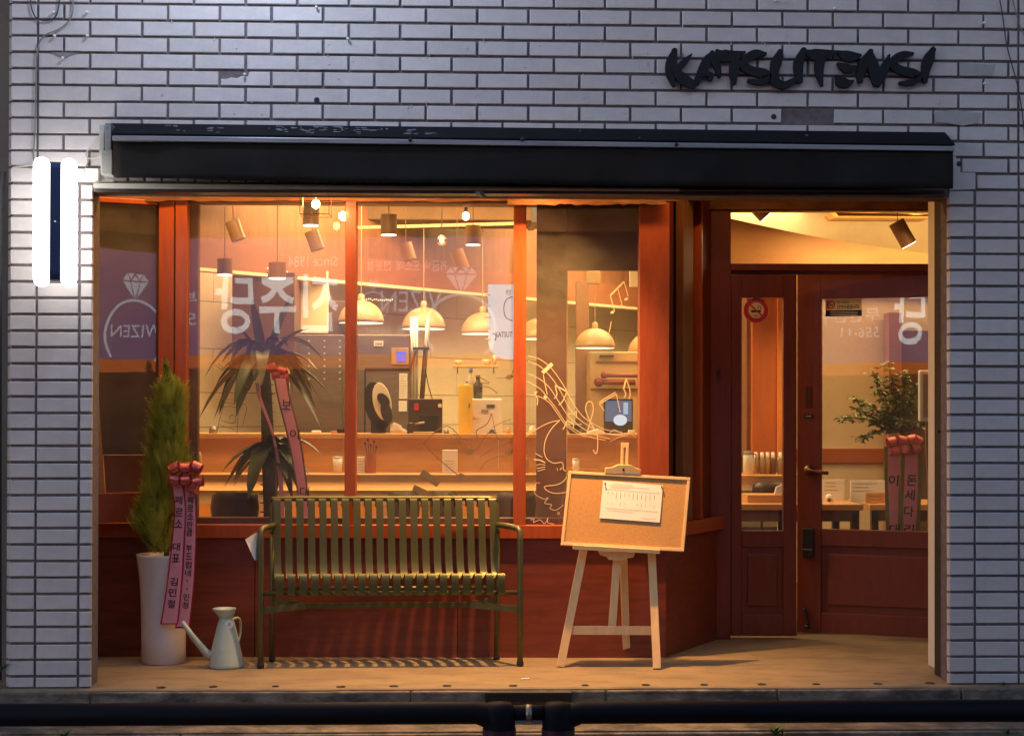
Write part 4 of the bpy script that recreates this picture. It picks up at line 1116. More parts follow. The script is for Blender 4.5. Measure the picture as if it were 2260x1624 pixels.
# dark mats and partition near the glass
pa = thing('wooden_partition', 'dark brown wooden partition with a large opening behind the right pane', 'partition', WN.w(2.6, .3, 0))
V_ = .22
def wmem(name, x0, y0, x1, y1, v0, v1, m, par): return obj(name, MB().pbox(WN, x0, y0, x1, y1, v0, v1), m, par, bevel=.002)
part_m = mat('partition_brown', (.16, .062, .028, 1), .6, var=.25, scale=3, stretch=(1, 1, 1), bump=.1)
wmem('post', 1184, 430, 1250, 1200, V_, V_+.04, part_m, pa)
wmem('upper_board', 1251, 430, 1480, 597, V_, V_+.04, part_m, pa)
wmem('edge_strip', 1250.2, 597.5, 1252.5, 1200, V_-.006, V_+.04, oak_m, pa)
wmem('lower_board', 1253, 1180, 1480, 1220, V_, V_+.04, part_m, pa)
lpn = thing('wooden_partition', 'dark brown board behind the leftmost pane with a tan strip below', 'partition', WN.w(.2, .3, 0))
wmem('board', 60, 430, 352, 1003, .10, .13, mat('left_board_brown', (.13, .065, .032, 1), .6, var=.2, scale=2), lpn)
wmem('lower_shelf', 60, 1003.5, 352, 1180, .20, .24, mat('tan_board', C3(150, 104, 56), .6, var=.08), lpn)
obj('leaning_strip', MB().prism([WN.w(*WN_) for WN_ in []] or [at(204, 820, 1.0), at(214, 822, 1.0), at(232, 1088, 1.0), at(208, 1088, 1.0)], (0, .02, 0)), oak_m, lpn)
ip = thing('inner_frame_post', 'dark brown inner post just behind the second pane', 'post', WN.w(.6, .1, 0))
wmem('post', 411, 440, 437, 1150, .06, .11, part_m, ip)

# pendant dome lamps
def dome(px, py, w, label, first=[None]):
    dep = .30*FPX/w; Y = dep-DIST; c = at(px, py, Y)
    if first[0] is None:
        t = thing('pendant_lamp', label, 'pendant lamp', (0, 0, 0), 'cream dome pendant lamps')
        r = .15; prof = [(r*math.sin(math.radians(a)), r*.98*math.cos(math.radians(a))-.0) for a in range(0, 91, 9)]
        prof = [(max(.001, p[0]), p[1]) for p in prof]; prof += [(r-.004, 0)]+[(max(.001, (r-.004)*math.sin(math.radians(a))), (r-.004)*.97*math.cos(math.radians(a))) for a in range(81, -1, -9)]
        obj('shade', MB().lathe((0, 0, 0), prof, 36), dome_m, t, smooth=True)
        obj('diffuser', MB().lathe((0, 0, 0), [(0, -.002), (r-.008, -.002), (r-.008, .006), (0, .006)], 36), domelit_m, t)
        obj('cap', MB().lathe((0, 0, .145), [(.022, 0), (.022, .035), (.012, .045)], 14), dome_m, t, smooth=True)
        obj('cord', MB().tube([(0, 0, .18), (0, 0, 1.2)], .003, 6), dome_m, t)
        first[0] = t; t.location = c
    else: t = copy_tree(first[0], c, label)
    return t
L_ = ['cream dome pendant lamp partly behind the dark plant leaves', 'cream dome pendant lamp crossed by the first mullion', 'cream dome pendant lamp in the middle of the third pane',
      'cream dome pendant lamp beside the hanging white banner', 'cream dome pendant lamp seen just right of the second mullion', 'cream dome pendant lamp framed by the partition opening',
      'cream dome pendant lamp half hidden by the corner post', 'cream dome pendant lamp in the narrow door pane']
for (px, py, w), lb in zip(((642, 694, 92), (797, 713, 102), (935, 726, 98), (1065, 737, 97), (1190, 748, 94), (1313, 768, 90), (1430, 778, 88), (1640, 794, 82)), L_):
    dome(px, py, w, lb)
cb = thing('ceiling_box', 'small cream box on the cord of the pendant lamp in the partition opening', 'cord box', at(1310, 628, 4.4))
pspan('box', 1297, 598, 1325, 626, 4.4, .1, dome_m, cb, .004)

# cylinder spots
def spot(px, py, w, h, label, tilt=0, lit=True, d=.085, az=0, first={}):
    Y = d*FPX/w-DIST; c = at(px, py, Y); H = h*(d/w)
    t = thing('ceiling_spot', label, 'spotlight', c, 'cylinder ceiling spotlights')
    ax = Vector((math.sin(tilt)*math.cos(az), math.sin(tilt)*math.sin(az), math.cos(tilt)))
    obj('housing', MB().tube([c, c+ax*H], d/2, 22), mat('spot_housing_beige', C3(128, 88, 50), .4, var=.05), t, smooth=False)
    if lit: obj('lit_opening', MB().tube([c-ax*.004, c-ax*.001], d/2*.93, 22), spotlit_m, t)
    e = c+ax*H; obj('stem', MB().tube([e-ax*.02, Vector((e.x, e.y, max(e.z+.02, 2.76)))], .0025, 6), ceil_m, t)
    return t
spot(686, 497, 36, 60, 'lit beige ceiling spot below the lantern')
spot(858, 518, 36, 44, 'lit beige cylinder spot near the first mullion')
spot(1044, 540, 34, 42, 'lit beige cylinder spot right of the filament bulb')
spot(496, 606, 34, 34, 'lit spot at the far left of the second pane')
spot(612, 614, 38, 34, 'bright lit spot above the plant top', d=.1)
spot(527, 530, 32, 44, 'unlit tilted spot at the upper left of the second pane', -.35, False)
spot(702, 552, 32, 44, 'unlit tilted spot right of the lantern', -.35, False)
spot(905, 574, 30, 38, 'unlit tilted spot above the middle pendant lamp', -.3, False)
spot(1022, 594, 30, 44, 'unlit tilted spot beside the white banner', -.35, False)
spot(1690, 478, 34, 50, 'lit tilted spot at the top left of the transom', -.75, True, .10)
spot(2006, 540, 36, 58, 'lit tilted track spot at the right of the transom', -.52, True, .10)
tr = thing('lighting_track', 'thin pale track rail running under the ceiling of the room', 'track rail', at(960, 500, 3.2))
obj('rail', MB().bar(at(787, 503, 3.2), at(1135, 494, 3.2), .02, .03, EY), dome_m, tr)
eb = thing('filament_bulb', 'glowing round filament bulb near the top of the third pane', 'light bulb', at(975, 530, 3.0))
cbu = at(975, 530, 3.0)
obj('glass_globe', MB().lathe(cbu, [(0, .036), (.014, .032), (.034, .01), (.036, -.006), (.026, -.028), (0, -.036)], 18), glass('bulb_glass', 1.3, (1, .8, .45), 0), eb, smooth=True)
obj('filament', MB().lathe(cbu, [(0, .022), (.012, .014), (.014, -.012), (0, -.022)], 12), bulb_m, eb, smooth=True)
obj('cord', MB().tube([cbu+EZ*.036, Vector((cbu.x, cbu.y, 2.76))], .004, 6), dark_m, eb)
eb2 = thing('small_bulb', 'small glowing bulb under the ceiling above the filament bulb', 'light bulb', at(1028, 478, 2.6))
obj('bulb', MB().lathe(at(1028, 478, 2.6), [(0, .03), (.018, .02), (.022, 0), (.016, -.018), (0, -.026)], 12), bulb_m, eb2, smooth=True)
obj('holder', MB().tube([at(1028, 478, 2.6)+EZ*.028, Vector((at(1028, 478, 2.6).x, 2.6, 2.76))], .012, 8), dark_m, eb2)
# ceiling ducts and beams
dk = thing('ceiling_beam', 'darker brown beam across the room behind the third pane', 'beam', at(960, 470, 2.3))
obj('beam', MB().box(-3.6, 1.4, 2.2, 2.32, 2.44, 2.755), brown_m, dk)
du = thing('air_duct', 'brown boxed air duct under the ceiling', 'duct', at(960, 520, 3.8))
obj('duct', MB().box(-3.0, 1.2, 3.5, 4.0, 2.50, 2.755), ceil_m, du, bevel=.01)
obj('flange', MB().box(-1.22, -1.18, 3.49, 4.01, 2.49, 2.756), dark_m, du)
obj('flange', MB().box(.18, .22, 3.49, 4.01, 2.49, 2.756), dark_m, du)

# string of hanging glasses / fairy lights under the fascia
fl = thing('fairy_lights', 'rows of tiny warm lights under the slanting fascia beam', 'string lights', at(650, 600, 3.0))
mb = MB()
rr = random.Random(8)
for (x0, x1, y0, y1, n) in ((440, 500, 580, 586, 9), (564, 634, 588, 600, 14), (690, 725, 612, 616, 8), (800, 866, 660, 662, 16), (1050, 1112, 738, 742, 0)):
    for i in range(n):
        t_ = i/(n-1); P = at(x0+(x1-x0)*t_, y0+(y1-y0)*t_+rr.uniform(-1.5, 1.5), 2.75)
        mb.lathe(P, [(0, .005), (.004, 0), (0, -.009)], 6)
obj('bulb', mb, emat('fairy_glow', (1, .75, .4), 2.4), fl, kind='stuff')

# kitchen equipment
def appl(name, label, cat, x0, y0, x1, y1, Y, dep, m, bevel=.004, part='body'):
    t = thing(name, label, cat, at((x0+x1)/2, y1, Y)); pspan(part, x0, y0, x1, y1, Y, dep, m, t, bevel); return t
hood = appl('exhaust_hood', 'dark brown kitchen hood box behind the plant top', 'hood', 512, 600, 650, 790, 2.75, .5, mat('hood_brown', (.12, .055, .025, 1), .5, var=.1), .006)
fr1 = appl('steel_cabinet', 'tall steel cabinet with studs behind the plant', 'cabinet', 640, 738, 757, 962, 2.9, .5, steel_m, .006)
mb = MB()
for i in range(4):
    for j in range(7):
        P = at(648+i*34, 752+j*14, 2.895); mb.box(P.x-.004, P.x+.004, 2.885, 2.9, P.z-.004, P.z+.004)
obj('stud', mb, white_m, fr1)
pn = appl('wall_panel', 'dark grey panel on the kitchen wall left of the first mullion', 'panel', 725, 664, 762, 742, 3.2, .04, mat('panel_grey', (.12, .07, .045, 1), .5))
cp = thing('white_cabinet', 'cream upper cabinet behind the mirrored lettering', 'cabinet', at(690, 735, 3.4))
pspan('body', 652, 598, 724, 735, 3.15, .2, cream_m, cp)
fr2 = appl('refrigerator', 'large steel refrigerator with stickers in the third pane', 'refrigerator', 787, 738, 905, 962, 2.9, .6, steel_m, .008)
pspan('door_gap', 805, 812, 904, 818, 2.895, .004, dark_m, fr2)
pspan('door_gap', 804, 819, 807, 960, 2.895, .004, dark_m, fr2)
pspan('display', 864, 768, 902, 804, 2.885, .014, mat('panel_beige', C3(190, 150, 110), .5), fr2, .002)
pspan('screen', 875, 776, 896, 798, 2.880, .004, bluescr_m, fr2)
pspan('badge', 825, 752, 846, 764, 2.890, .008, paper_m, fr2)
mb = MB(); put_text(mb, 'hana', at(836, 758, 2.888), .04, .018, EX, EZ, .01); obj('badge_print', mb, ink_m, fr2)
pspan('notice', 881, 824, 899, 880, 2.890, .008, paper_m, fr2)
pspan('notice', 880, 884, 898, 908, 2.890, .008, paper_m, fr2)
mb = MB()
for i in range(9):
    A = at(883, 830+i*5.4, 2.889); B = at(883+rr.uniform(8, 14), 830+i*5.4, 2.889); mb.bar(A, B, .002, .001, EY)
obj('print', mb, greyink_m, fr2)
pp_ = thing('wall_pipes', 'bundle of vertical pipes and hoses on the kitchen wall', 'pipes', at(925, 880, 2.9))
for i, (px, r, m) in enumerate(((908, .008, white_m), (914, .008, white_m), (920, .008, white_m), (933, .016, steel_m))):
    obj('pipe', MB().tube([at(px+(12 if i == 3 else 0), 700, 3.0), at(px-(2 if i == 3 else 0), 880, 3.0)], r, 10), m, pp_, smooth=True)
obj('hose', MB().tube(catmull([at(918, 775, 2.95), at(910, 800, 2.95), at(905, 830, 2.95), at(904, 862, 2.95)], 5), .006, 8), mat('orange_hose', C3(200, 90, 40), .5), pp_, smooth=True)
obj('hose', MB().tube(catmull([at(938, 760, 2.95), at(940, 820, 2.95), at(948, 860, 2.95), at(956, 885, 2.95)], 5), .003, 6), dark_m, pp_, smooth=True)
sh = thing('wall_shelf', 'thin shelf over the pipes on the kitchen wall', 'shelf', at(935, 768, 2.95))
pspan('shelf_board', 911, 766, 947, 770, 2.85, .2, dark_m, sh)

# machines on the counter top  (counter top surface z)
ZC = at(900, 957, YC-.03).z
def onc(px, Y=YC+.12): return Vector((at(px, 950, Y).x, Y, ZC))
im = thing('ice_shaver', 'black and cream oval machine standing on the counter', 'machine', onc(838))
bs = onc(835); s_ = sc(YC+.12)
def oval(c, rx, rz, dep, tilt, m, par, name, bevel=.006, n=32):
    ct_, st_ = math.cos(tilt), math.sin(tilt)
    pts = []
    for i in range(n):
        a = 2*math.pi*i/n; x, z = rx*math.cos(a), rz*math.sin(a)
        pts.append(c+Vector((x*ct_-z*st_, 0, x*st_+z*ct_)))
    return obj(name, MB().prism(pts, (0, dep, 0)), m, par, bevel=bevel, smooth=False)
oval(at(833, 896, YC+.12), 27/s_, 56/s_, .16, .22, dark_m, im, 'body')
oval(at(843, 886, YC+.10), 20/s_, 42/s_, .02, .20, mat('cream_gloss', C3(236, 224, 196), .2, coat=.5), im, 'face_plate', .004)
oval(at(846, 882, YC+.08), 11/s_, 17/s_, .03, .7, dark_m, im, 'dial', .004)
oval(at(853, 910, YC+.085), 12/s_, 24/s_, .03, .25, dark_m, im, 'spout_cover', .004)
obj('foot', MB().box(bs.x-.045, bs.x+.045, bs.y, bs.y+.15, ZC, ZC+.10), dark_m, im, bevel=.008)
nk = thing('white_cloth', 'crumpled white cloth beside the oval machine on the counter', 'cloth', onc(875))
mb = MB(); c = onc(878, YC+.1)
rows = []
rr = random.Random(2)
for j in range(5):
    rows.append([c+Vector((-.045+.11*i/5-(.02*(j/4) if i > 3 else 0), (rr.uniform(-.01, .01))+.03*i/5, .0+j*.014*(1.1-abs(i-1.2)/5)+rr.uniform(0, .004))) for i in range(6)])
mb.grid(rows); obj('cloth', mb, paper_m, nk, solid=.002, smooth=True)
bd = thing('black_dispenser', 'black box shaped dispenser with a red badge on the counter', 'machine', onc(938))
pspan('body', 901, 880, 976, 964, YC+.16, .2, mat('dark_brown_plastic', (.05, .028, .018, 1), .35), bd, .006)
pspan('recess', 925, 915, 967, 964, YC+.155, .01, dark_m, bd, .004)
pspan('badge', 914, 890, 924, 905, YC+.155, .006, sred, bd)
obj('round_badge', MB().lathe(at(971, 895, YC+.155), [(0, -.004), (.012, -.003), (.013, .004)], 16, 'y'), cream_m, bd)
fc = thing('tap', 'small dark tap with chrome lever in front of the black dispenser', 'tap', onc(905, YC+.05))
obj('tap_body', MB().tube(catmull([onc(902, YC+.05), onc(902, YC+.05)+EZ*.05, onc(912, YC+.04)+EZ*.055], 4), .009, 8), dark_m, fc, smooth=True)
obj('lever', MB().tube([onc(915, YC+.04)+EZ*.055, onc(937, YC+.03)+EZ*.065], .006, 8), steel_m, fc, smooth=True)
bw = thing('white_tray', 'low cream tray on the counter edge in front of the dispenser', 'tray', onc(935, YC+.02))
pspan('tray', 911, 953, 958, 964, YC+.02, .10, dome_m, bw, .005)
yc = thing('yellow_canister', 'tall yellow cylinder canister on the counter', 'canister', onc(1028))
cc = onc(1027); obj('body', MB().lathe(cc, [(0, 0), (15.5/s_, 0), (15.8/s_, 4/s_), (15.8/s_, 104/s_), (15/s_, 107/s_), (0, 107/s_)], 26), yell_m, yc, smooth=False)
obj('print_mark', MB().tube([cc+Vector((.02, -.038, .15)), cc+Vector((.026, -.036, .175))], .004, 6), leafr_m, yc)
wb = thing('rice_cooker_box', 'white boxy appliance with labels on the counter', 'appliance', onc(1075))
pspan('body', 1041, 880, 1109, 968, YC+.16, .22, white_m, wb, .008)
pspan('label_plate', 1074, 893, 1092, 900, YC+.155, .006, dark_m, wb)
pspan('label_plate', 1096, 893, 1124, 900, YC+.156, .003, greyink_m, wb) if False else None
pspan('sticker', 1044, 904, 1058, 922, YC+.155, .006, paper_m, wb)
pspan('sticker', 1062, 904, 1078, 911, YC+.155, .006, greyink_m, wb)
def bottle(px, py0, py1, w, label, m, cap, Y=YC+.2):
    c = at(px, py1, Y); h = (py1-py0)/sc(Y); r = w/2/sc(Y)
    t = thing('bottle', label, 'bottle', c)
    obj('body', MB().lathe(c, [(0, 0), (r, 0), (r, h*.62), (r*.45, h*.75), (r*.4, h*.85)], 16), m, t, smooth=True)
    obj('cap', MB().lathe(c+EZ*h*.85, [(r*.5, 0), (r*.5, h*.15), (0, h*.15)], 12), cap, t, smooth=True)
    return t
bottle(1039, 812, 880, 16, 'tall clear bottle with blue cap on the white appliance', mat('milky_bottle', C3(205, 190, 160), .3), blue_m, YC+.3)
bottle(1030, 842, 860, 12, 'small bottle with blue cap on the yellow canister', mat('milky_bottle', C3(205, 190, 160), .3), blue_m, cc.y)
bottle(1055, 828, 880, 20, 'dark sauce bottle standing on the white appliance', dark_m, dark_m, YC+.25)
bottle(1086, 948, 966, 22, 'short dark jar on the counter beside the white appliance', dark_m, blue_m, YC+.05)
# strip lights / monitor and things seen through the partition opening
fz2 = appl('cream_refrigerator', 'cream refrigerator with dark handle behind the partition opening', 'refrigerator', 1302, 776, 1480, 1000, 4.6, .6, mat('fridge_cream', C3(196, 160, 112), .45, var=.04), .01)
pspan('handle', 1323, 783, 1355, 788, 4.57, .02, dark_m, fz2, .004)
pspan('vent_slot', 1315, 797, 1409, 801, 4.59, .008, brown_m, fz2)
pspan('lower_gap', 1303, 857, 1480, 860, 4.59, .008, brown_m, fz2)
dp_ = appl('door_post', 'dark brown upright between the cream wall and refrigerator', 'post', 1272, 620, 1300, 965, 4.9, .1, mat('post_mid_brown', (.20, .09, .04, 1), .6), .0)
for i, (px, py, r) in enumerate(((1334, 828, 8), (1322, 843, 11))):
    t = thing('sausage_roll', ['upper', 'lower'][i]+' dark red rolled package lying on the refrigerator shelf', 'package', at(px, py, 4.5))
    obj('roll', MB().tube([at(px-6, py, 4.5), at(px+80, py+1, 4.5)], r/sc(4.5)*.55, 12), mat('dark_red_wrap', (.22, .03, .02, 1), .5), t, smooth=True)
    obj('roll_end', MB().lathe(at(px, py, 4.48), [(0, -.01), (r/sc(4.5)*.9, -.005), (r/sc(4.5), .03)], 14, 'y'), mat('dark_red_wrap', (.22, .03, .02, 1), .5), t, smooth=True)
mn = thing('monitor', 'small monitor with bluish picture on the counter behind the right pane', 'monitor', onc(1364))
pspan('casing', 1333, 880, 1397, 968, YC+.25, .04, dark_m, mn, .004)
pspan('screen', 1336, 884, 1394, 930, YC+.246, .004, emat('blue_grey_picture', (.30, .38, .55), .42), mn)
pspan('picture_bar', 1376, 888, 1386, 914, YC+.243, .003, emat('pale_picture', (.6, .8, 1), .7), mn)
oval(at(1369, 927, YC+.24), 15/sc(2.4), 12/sc(2.4), .004, 0, emat('white_plate_picture', (.85, .93, 1), .9), mn, 'picture_plate', 0)
cu_ = thing('paper_bag', 'white folded paper package on the counter left of the monitor', 'paper package', onc(1318))
mb = MB(); A = [(1291, 962), (1300, 952), (1320, 946), (1334, 952), (1344, 972), (1294, 972)]
mb.prism([at(p[0], p[1], YC+.06) for p in A], (0, .06, 0)); obj('package', mb, paper_m, cu_, bevel=.004)
sp_ = thing('bead_ornament', 'dark sparkling beaded bowl on the counter beside the paper package', 'bowl', onc(1268))
obj('bowl', MB().lathe(onc(1268, YC+.12), [(0, 0), (.03, 0), (.045, .03), (.038, .06), (0, .065)], 18), dark_m, sp_, smooth=True)
mb = MB()
for i in range(14):
    a = math.pi*(1+i/13); mb.lathe(onc(1268, YC+.12)+Vector((.04*math.cos(a), .04*math.sin(a), .055)), [(0, .004), (.004, 0), (0, -.004)], 5)
obj('bead', mb, white_m, sp_)

# things on the lower ledge
ZL = at(900, 1047, YC-.30).z
def onl(px, Y=YC-.12): return Vector((at(px, 1040, Y).x, Y, ZL))
up_ = thing('utensil_pot', 'brown wooden utensil pot with spoons on the ledge', 'utensil pot', onl(818))
c = onl(818); sL = sc(YC-.12)
obj('pot', MB().lathe(c, [(0, 0), (12/sL, 0), (12.5/sL, 42/sL), (10/sL, 42/sL), (10/sL, 8/sL), (0, 8/sL)], 20), mat('utensil_wood', C3(170, 96, 44), .5), up_, smooth=False)
for i, (dx, h_) in enumerate(((-.02, .17), (-.01, .19), (.0, .16), (.012, .18), (.02, .15))):
    A = c+Vector((dx*.4, 0, .03)); B = c+Vector((dx*1.6, 0, h_)); o = obj('spoon', MB().tube([A, B], .002, 6), copper_m, up_)
    obj('spoon_bowl', MB().lathe(B, [(0, -.012), (.007, 0), (0, .012)], 8), copper_m, o, smooth=True)
for i, (px, w, y0, m, nm, lb, ct_) in enumerate(((796, 18, 1008, paper_m, 'patterned_box', 'small patterned box left of the utensil pot', 'box'), (993, 34, 993, paper_m, 'menu_stand', 'cream menu card standing on the ledge', 'menu'), (745, 22, 1010, white_m, 'glass_tumbler', 'pale tumbler near the first mullion on the ledge', 'tumbler'), (1271, 16, 1014, white_m, 'paper_cup', 'paper cup on the ledge behind the right pane', 'cup'), (1160, 14, 1012, dome_m, 'salt_box', 'small pale box right of the second mullion on the ledge', 'box'))):
    c = onl(px); t = thing(nm, lb, ct_, c)
    z1 = at(px, y0, YC-.12).z
    if nm in ('glass_tumbler', 'paper_cup'):
        obj('cup', MB().lathe(c, [(0, 0), (w/2*.8/sL, 0), (w/2/sL, z1-ZL), (w/2*.9/sL, z1-ZL), (w/2*.7/sL, .01), (0, .01)], 18), m, t, smooth=True)
        obj('cup_lid', MB().lathe(c+EZ*(z1-ZL), [(w/2*1.05/sL, 0), (w/2*1.0/sL, .006), (0, .008)], 18), m, t)
    else:
        obj('body', MB().box(c.x-w/2/sL, c.x+w/2/sL, c.y, c.y+.05, ZL, z1), m, t, bevel=.002)
        mb = MB()
        for q in range(4): mb.box(c.x-w*.35/sL, c.x+w*.3/sL, c.y-.001, c.y, ZL+.02+q*.016, ZL+.022+q*.016)
        obj('print', mb, greyink_m, t)
cn = thing('candle', 'pale waxy candle jar behind the conifer on the ledge', 'candle', onl(440))
obj('jar', MB().lathe(onl(438), [(0, 0), (.018, 0), (.018, .10), (.010, .12), (.0, .125)], 14), dome_m, cn, smooth=True)

for px, y0, w, m, nm, lb, ct_ in ((697, 951, 20, paper_m, 'folded_cloth', 'small folded white cloth on the counter behind the dracaena', 'cloth'), (737, 952, 14, mat('orange_box', C3(210, 120, 60), .5), 'small_carton', 'small orange carton on the counter left of the first mullion', 'carton'),
                             (752, 946, 16, dark_m, 'black_box', 'small black box on the counter beside the orange carton', 'box'), (985, 947, 14, steel_m, 'steel_shaker', 'steel shaker on the counter left of the yellow canister', 'shaker'),
                             (1122, 944, 12, oak_m, 'pepper_mill', 'wooden pepper mill on the counter at the second mullion', 'pepper mill'), (1175, 940, 16, white_m, 'sugar_jar', 'white jar on the counter just right of the second mullion', 'jar'),
                             (470, 940, 18, steel_m, 'steel_pitcher', 'steel pitcher on the counter at the left of the second pane', 'pitcher'), (1395, 950, 14, cream_m, 'cream_carton', 'cream carton on the counter right of the monitor', 'carton')):
    c = onc(px, YC+.06); hh = at(px, y0, YC+.06).z-ZC; t = thing(nm, lb, ct_, c); w_ = w/2/sc(YC+.06)
    if m in (steel_m, oak_m) or nm == 'sugar_jar':
        obj('body', MB().lathe(c, [(0, 0), (w_, 0), (w_*.9, hh*.7), (w_*.7, hh*.75)], 18), m, t, smooth=True)
        obj('lid', MB().lathe(c+EZ*hh*.75, [(w_*.75, 0), (w_*.7, hh*.2), (w_*.2, hh*.25), (0, hh*.25)], 18), m, t, smooth=True)
    else:
        obj('body', MB().box(c.x-w_, c.x+w_, c.y, c.y+.06, ZC, ZC+hh), m, t, bevel=.003); obj('flap', MB().box(c.x-w_*.9, c.x+w_*.9, c.y+.005, c.y+.055, ZC+hh, ZC+hh+.003), m, t)
# shelf with bowls on the kitchen wall
ks = thing('kitchen_shelf', 'wooden shelf on the kitchen wall above the yellow canister', 'shelf', at(1060, 800, 3.4))
pspan('shelf_board', 1000, 806, 1100, 810, 3.35, .25, oak_m, ks, .002)
for px in (1010, 1090): pspan('bracket', px-1, 810.5, px+1, 824, 3.4, .12, dark_m, ks)
for i, (px, w, h, lb) in enumerate(((1012, 20, 10, 'cream bowl at the left end of the kitchen shelf'), (1075, 22, 12, 'cream bowl near the right end of the kitchen shelf'), (1092, 10, 22, 'tall tumbler at the right end of the kitchen shelf'))):
    c = Vector((at(px, 800, 3.45).x, 3.45, at(px, 806, 3.35).z)); q = 1/sc(3.45)
    t = thing('bowl' if i < 2 else 'tumbler', lb, 'bowl' if i < 2 else 'tumbler', c)
    obj('vessel', MB().lathe(c, [(0, 0), (w*.25*q, 0), (w*.5*q, h*q), (w*.46*q, h*q), (w*.2*q, h*.2*q), (0, h*.2*q)], 20), dome_m, t, smooth=True)
    obj('rim', MB().lathe(c+EZ*h*q, [(w*.5*q, 0), (w*.51*q, .003), (w*.45*q, .003)], 20), white_m, t, smooth=True)
# chairs behind the window
def chair(px, Y, label, wd, first=[None]):
    g = Vector((at(px, 1100, Y).x, Y, 0))
    if first[0] is None:
        t = thing('dining_chair', label, 'chair', (0, 0, 0), 'dark curved back dining chairs'); 
        rows = []
        for j in range(5):
            z = .62+.17*j/4
            rows.append([Vector((.20*math.sin(a)*(1-.08*abs(j-2)/2), .10-.10*math.cos(a)*1.0, z-.012*(j == 4)*(abs(a) > .8))) for a in [(-1.15+2.3*i/12) for i in range(13)]])
        obj('backrest', MB().grid(rows), chair_m, t, smooth=True, solid=.012)
        obj('seat', MB().lathe((0, .22, .44), [(0, .0), (.2, 0), (.21, .012), (.2, .025), (0, .03)], 24), chair_m, t, smooth=True)
        for x_, y_ in ((-.15, .06), (.15, .06), (-.14, .36), (.14, .36)):
            obj('leg', MB().tube([(x_, y_, .44), (x_*1.15, y_+(.03 if y_ > .2 else -.03), 0)], .012, 8), chair_m, t)
        for x_ in (-.10, .10):
            obj('back_support', MB().tube([(x_, .06, .44), (x_, .03, .63)], .010, 8), chair_m, t)
        first[0] = t; t.location = g
    else: t = copy_tree(first[0], g, label)
    t.scale = (wd, 1, 1); return t
chair(515, 1.45, 'dark round back chair below the dracaena on the left', .72)
chair(889, 1.52, 'dark round back chair in the middle of the third pane', .50)
chair(980, 1.56, 'dark round back chair right beside the middle one', .45)
chair(1140, 1.46, 'dark round back chair behind the second mullion', .62)

# ---- hanging white banner
bn_ = thing('hanging_banner', 'white scroll banner with rounded bottom hanging behind the third pane', 'banner', at(1105, 793, 1.15))
pts = [(1077, 628), (1140, 628), (1140, 792)]
for a in range(0, 91, 15): pts.append((1131-18-34*math.sin(math.radians(a)), 793-26*(1-math.cos(math.radians(a)))))
pts = [(1077, 628), (1140, 628), (1140, 793), (1112, 793), (1096, 787), (1084, 775), (1078, 760)]
obj('sheet', MB().prism([at(p[0], p[1], 1.12) for p in pts], (0, .004, 0)), poster_lit_m, bn_)
F2 = Fr((-3, 1.116), (3, 1.116))
mb = MB()
stroke(mb, F2, [(1131, 655), (1117, 662), (1112, 680), (1116, 700), (1131, 708)], 1.8, 0, .001)
stroke(mb, F2, [(1088, 735), (1095, 742), (1092, 752)], 2.2, 0, .001)
obj('drawing', mb, ink_m, bn_)
mb = MB(); put_text(mb, '정', at(1121, 645, 1.1155), .028, .026, EX, EZ); put_text(mb, 'KATSUT', at(1112, 738, 1.1155), .088, .028, EX, EZ, .01); obj('lettering', mb, ink_m, bn_)
mb = MB()
for i in range(5):
    P = at(1074, 651+i*24.5, 1.12); mb.tube([P+Vector((-.008, 0, 0)), P+Vector((.02, 0, 0))], .0035, 6)
obj('binding_tab', mb, paper_m, bn_)

# ================================================================== DRACAENA
def strap(mb, base, d, L, w, droop, seg=7):
    d = d.normalized(); sd = d.cross(EZ)
    if sd.length < .1: sd = EX.copy()
    sd.normalize(); rows = []
    for i in range(seg+1):
        t = i/seg; p = base+d*L*t-EZ*droop*L*t*t*1.0
        ww = w*math.sin(math.pi*min(1, .10+.90*t**.8))**.55 if t < 1 else .001
        rows.append([p-sd*ww/2+EZ*ww*.15, p-EZ*ww*.1, p+sd*ww/2+EZ*ww*.15])
    mb.grid(rows)
dc = thing('dracaena_plant', 'dark leaved dracaena on a thick cane behind the second pane', 'plant', Vector((at(590, 1200, 1.4).x, 1.4, 0)))
for i in range(16):
    pz = at(590, 850+i*20, 1.4); obj('cane_ring', MB().tube([pz, pz+EZ*.004], .034+.0006*i, 12), bark_m, dc)
obj('cane', MB().tube([at(602, 1340, 1.4), at(600, 1150, 1.4), at(592, 1000, 1.4), at(588, 880, 1.4), at(584, 800, 1.4)], [.045, .042, .036, .030, .026], 12), bark_m, dc, smooth=True)
rr = random.Random(12)
cn0 = at(582, 812, 1.4)
LF = []
for i in range(34):
    a = rr.uniform(0, 6.283); el = rr.uniform(.0, 1.15); L = rr.uniform(.26, .44)
    d = Vector((math.cos(a)*math.cos(el), math.sin(a)*math.cos(el)*.75, math.sin(el)))
    mb = MB(); strap(mb, cn0+EZ*rr.uniform(-.02, .10), d, L, rr.uniform(.075, .10), rr.uniform(.8, 1.35)); obj('leaf', mb, leafd_m, dc, smooth=True)
cn1 = at(594, 985, 1.36)
for i in range(22):
    a = rr.uniform(0, 6.283); el = rr.uniform(-.1, .7); L = rr.uniform(.16, .27)
    d = Vector((math.cos(a)*math.cos(el), math.sin(a)*math.cos(el)*.7, math.sin(el)))
    mb = MB(); strap(mb, cn1+EZ*rr.uniform(-.06, .05), d, L, rr.uniform(.07, .10), rr.uniform(.7, 1.4)); obj('leaf', mb, leafd_m, dc, smooth=True)
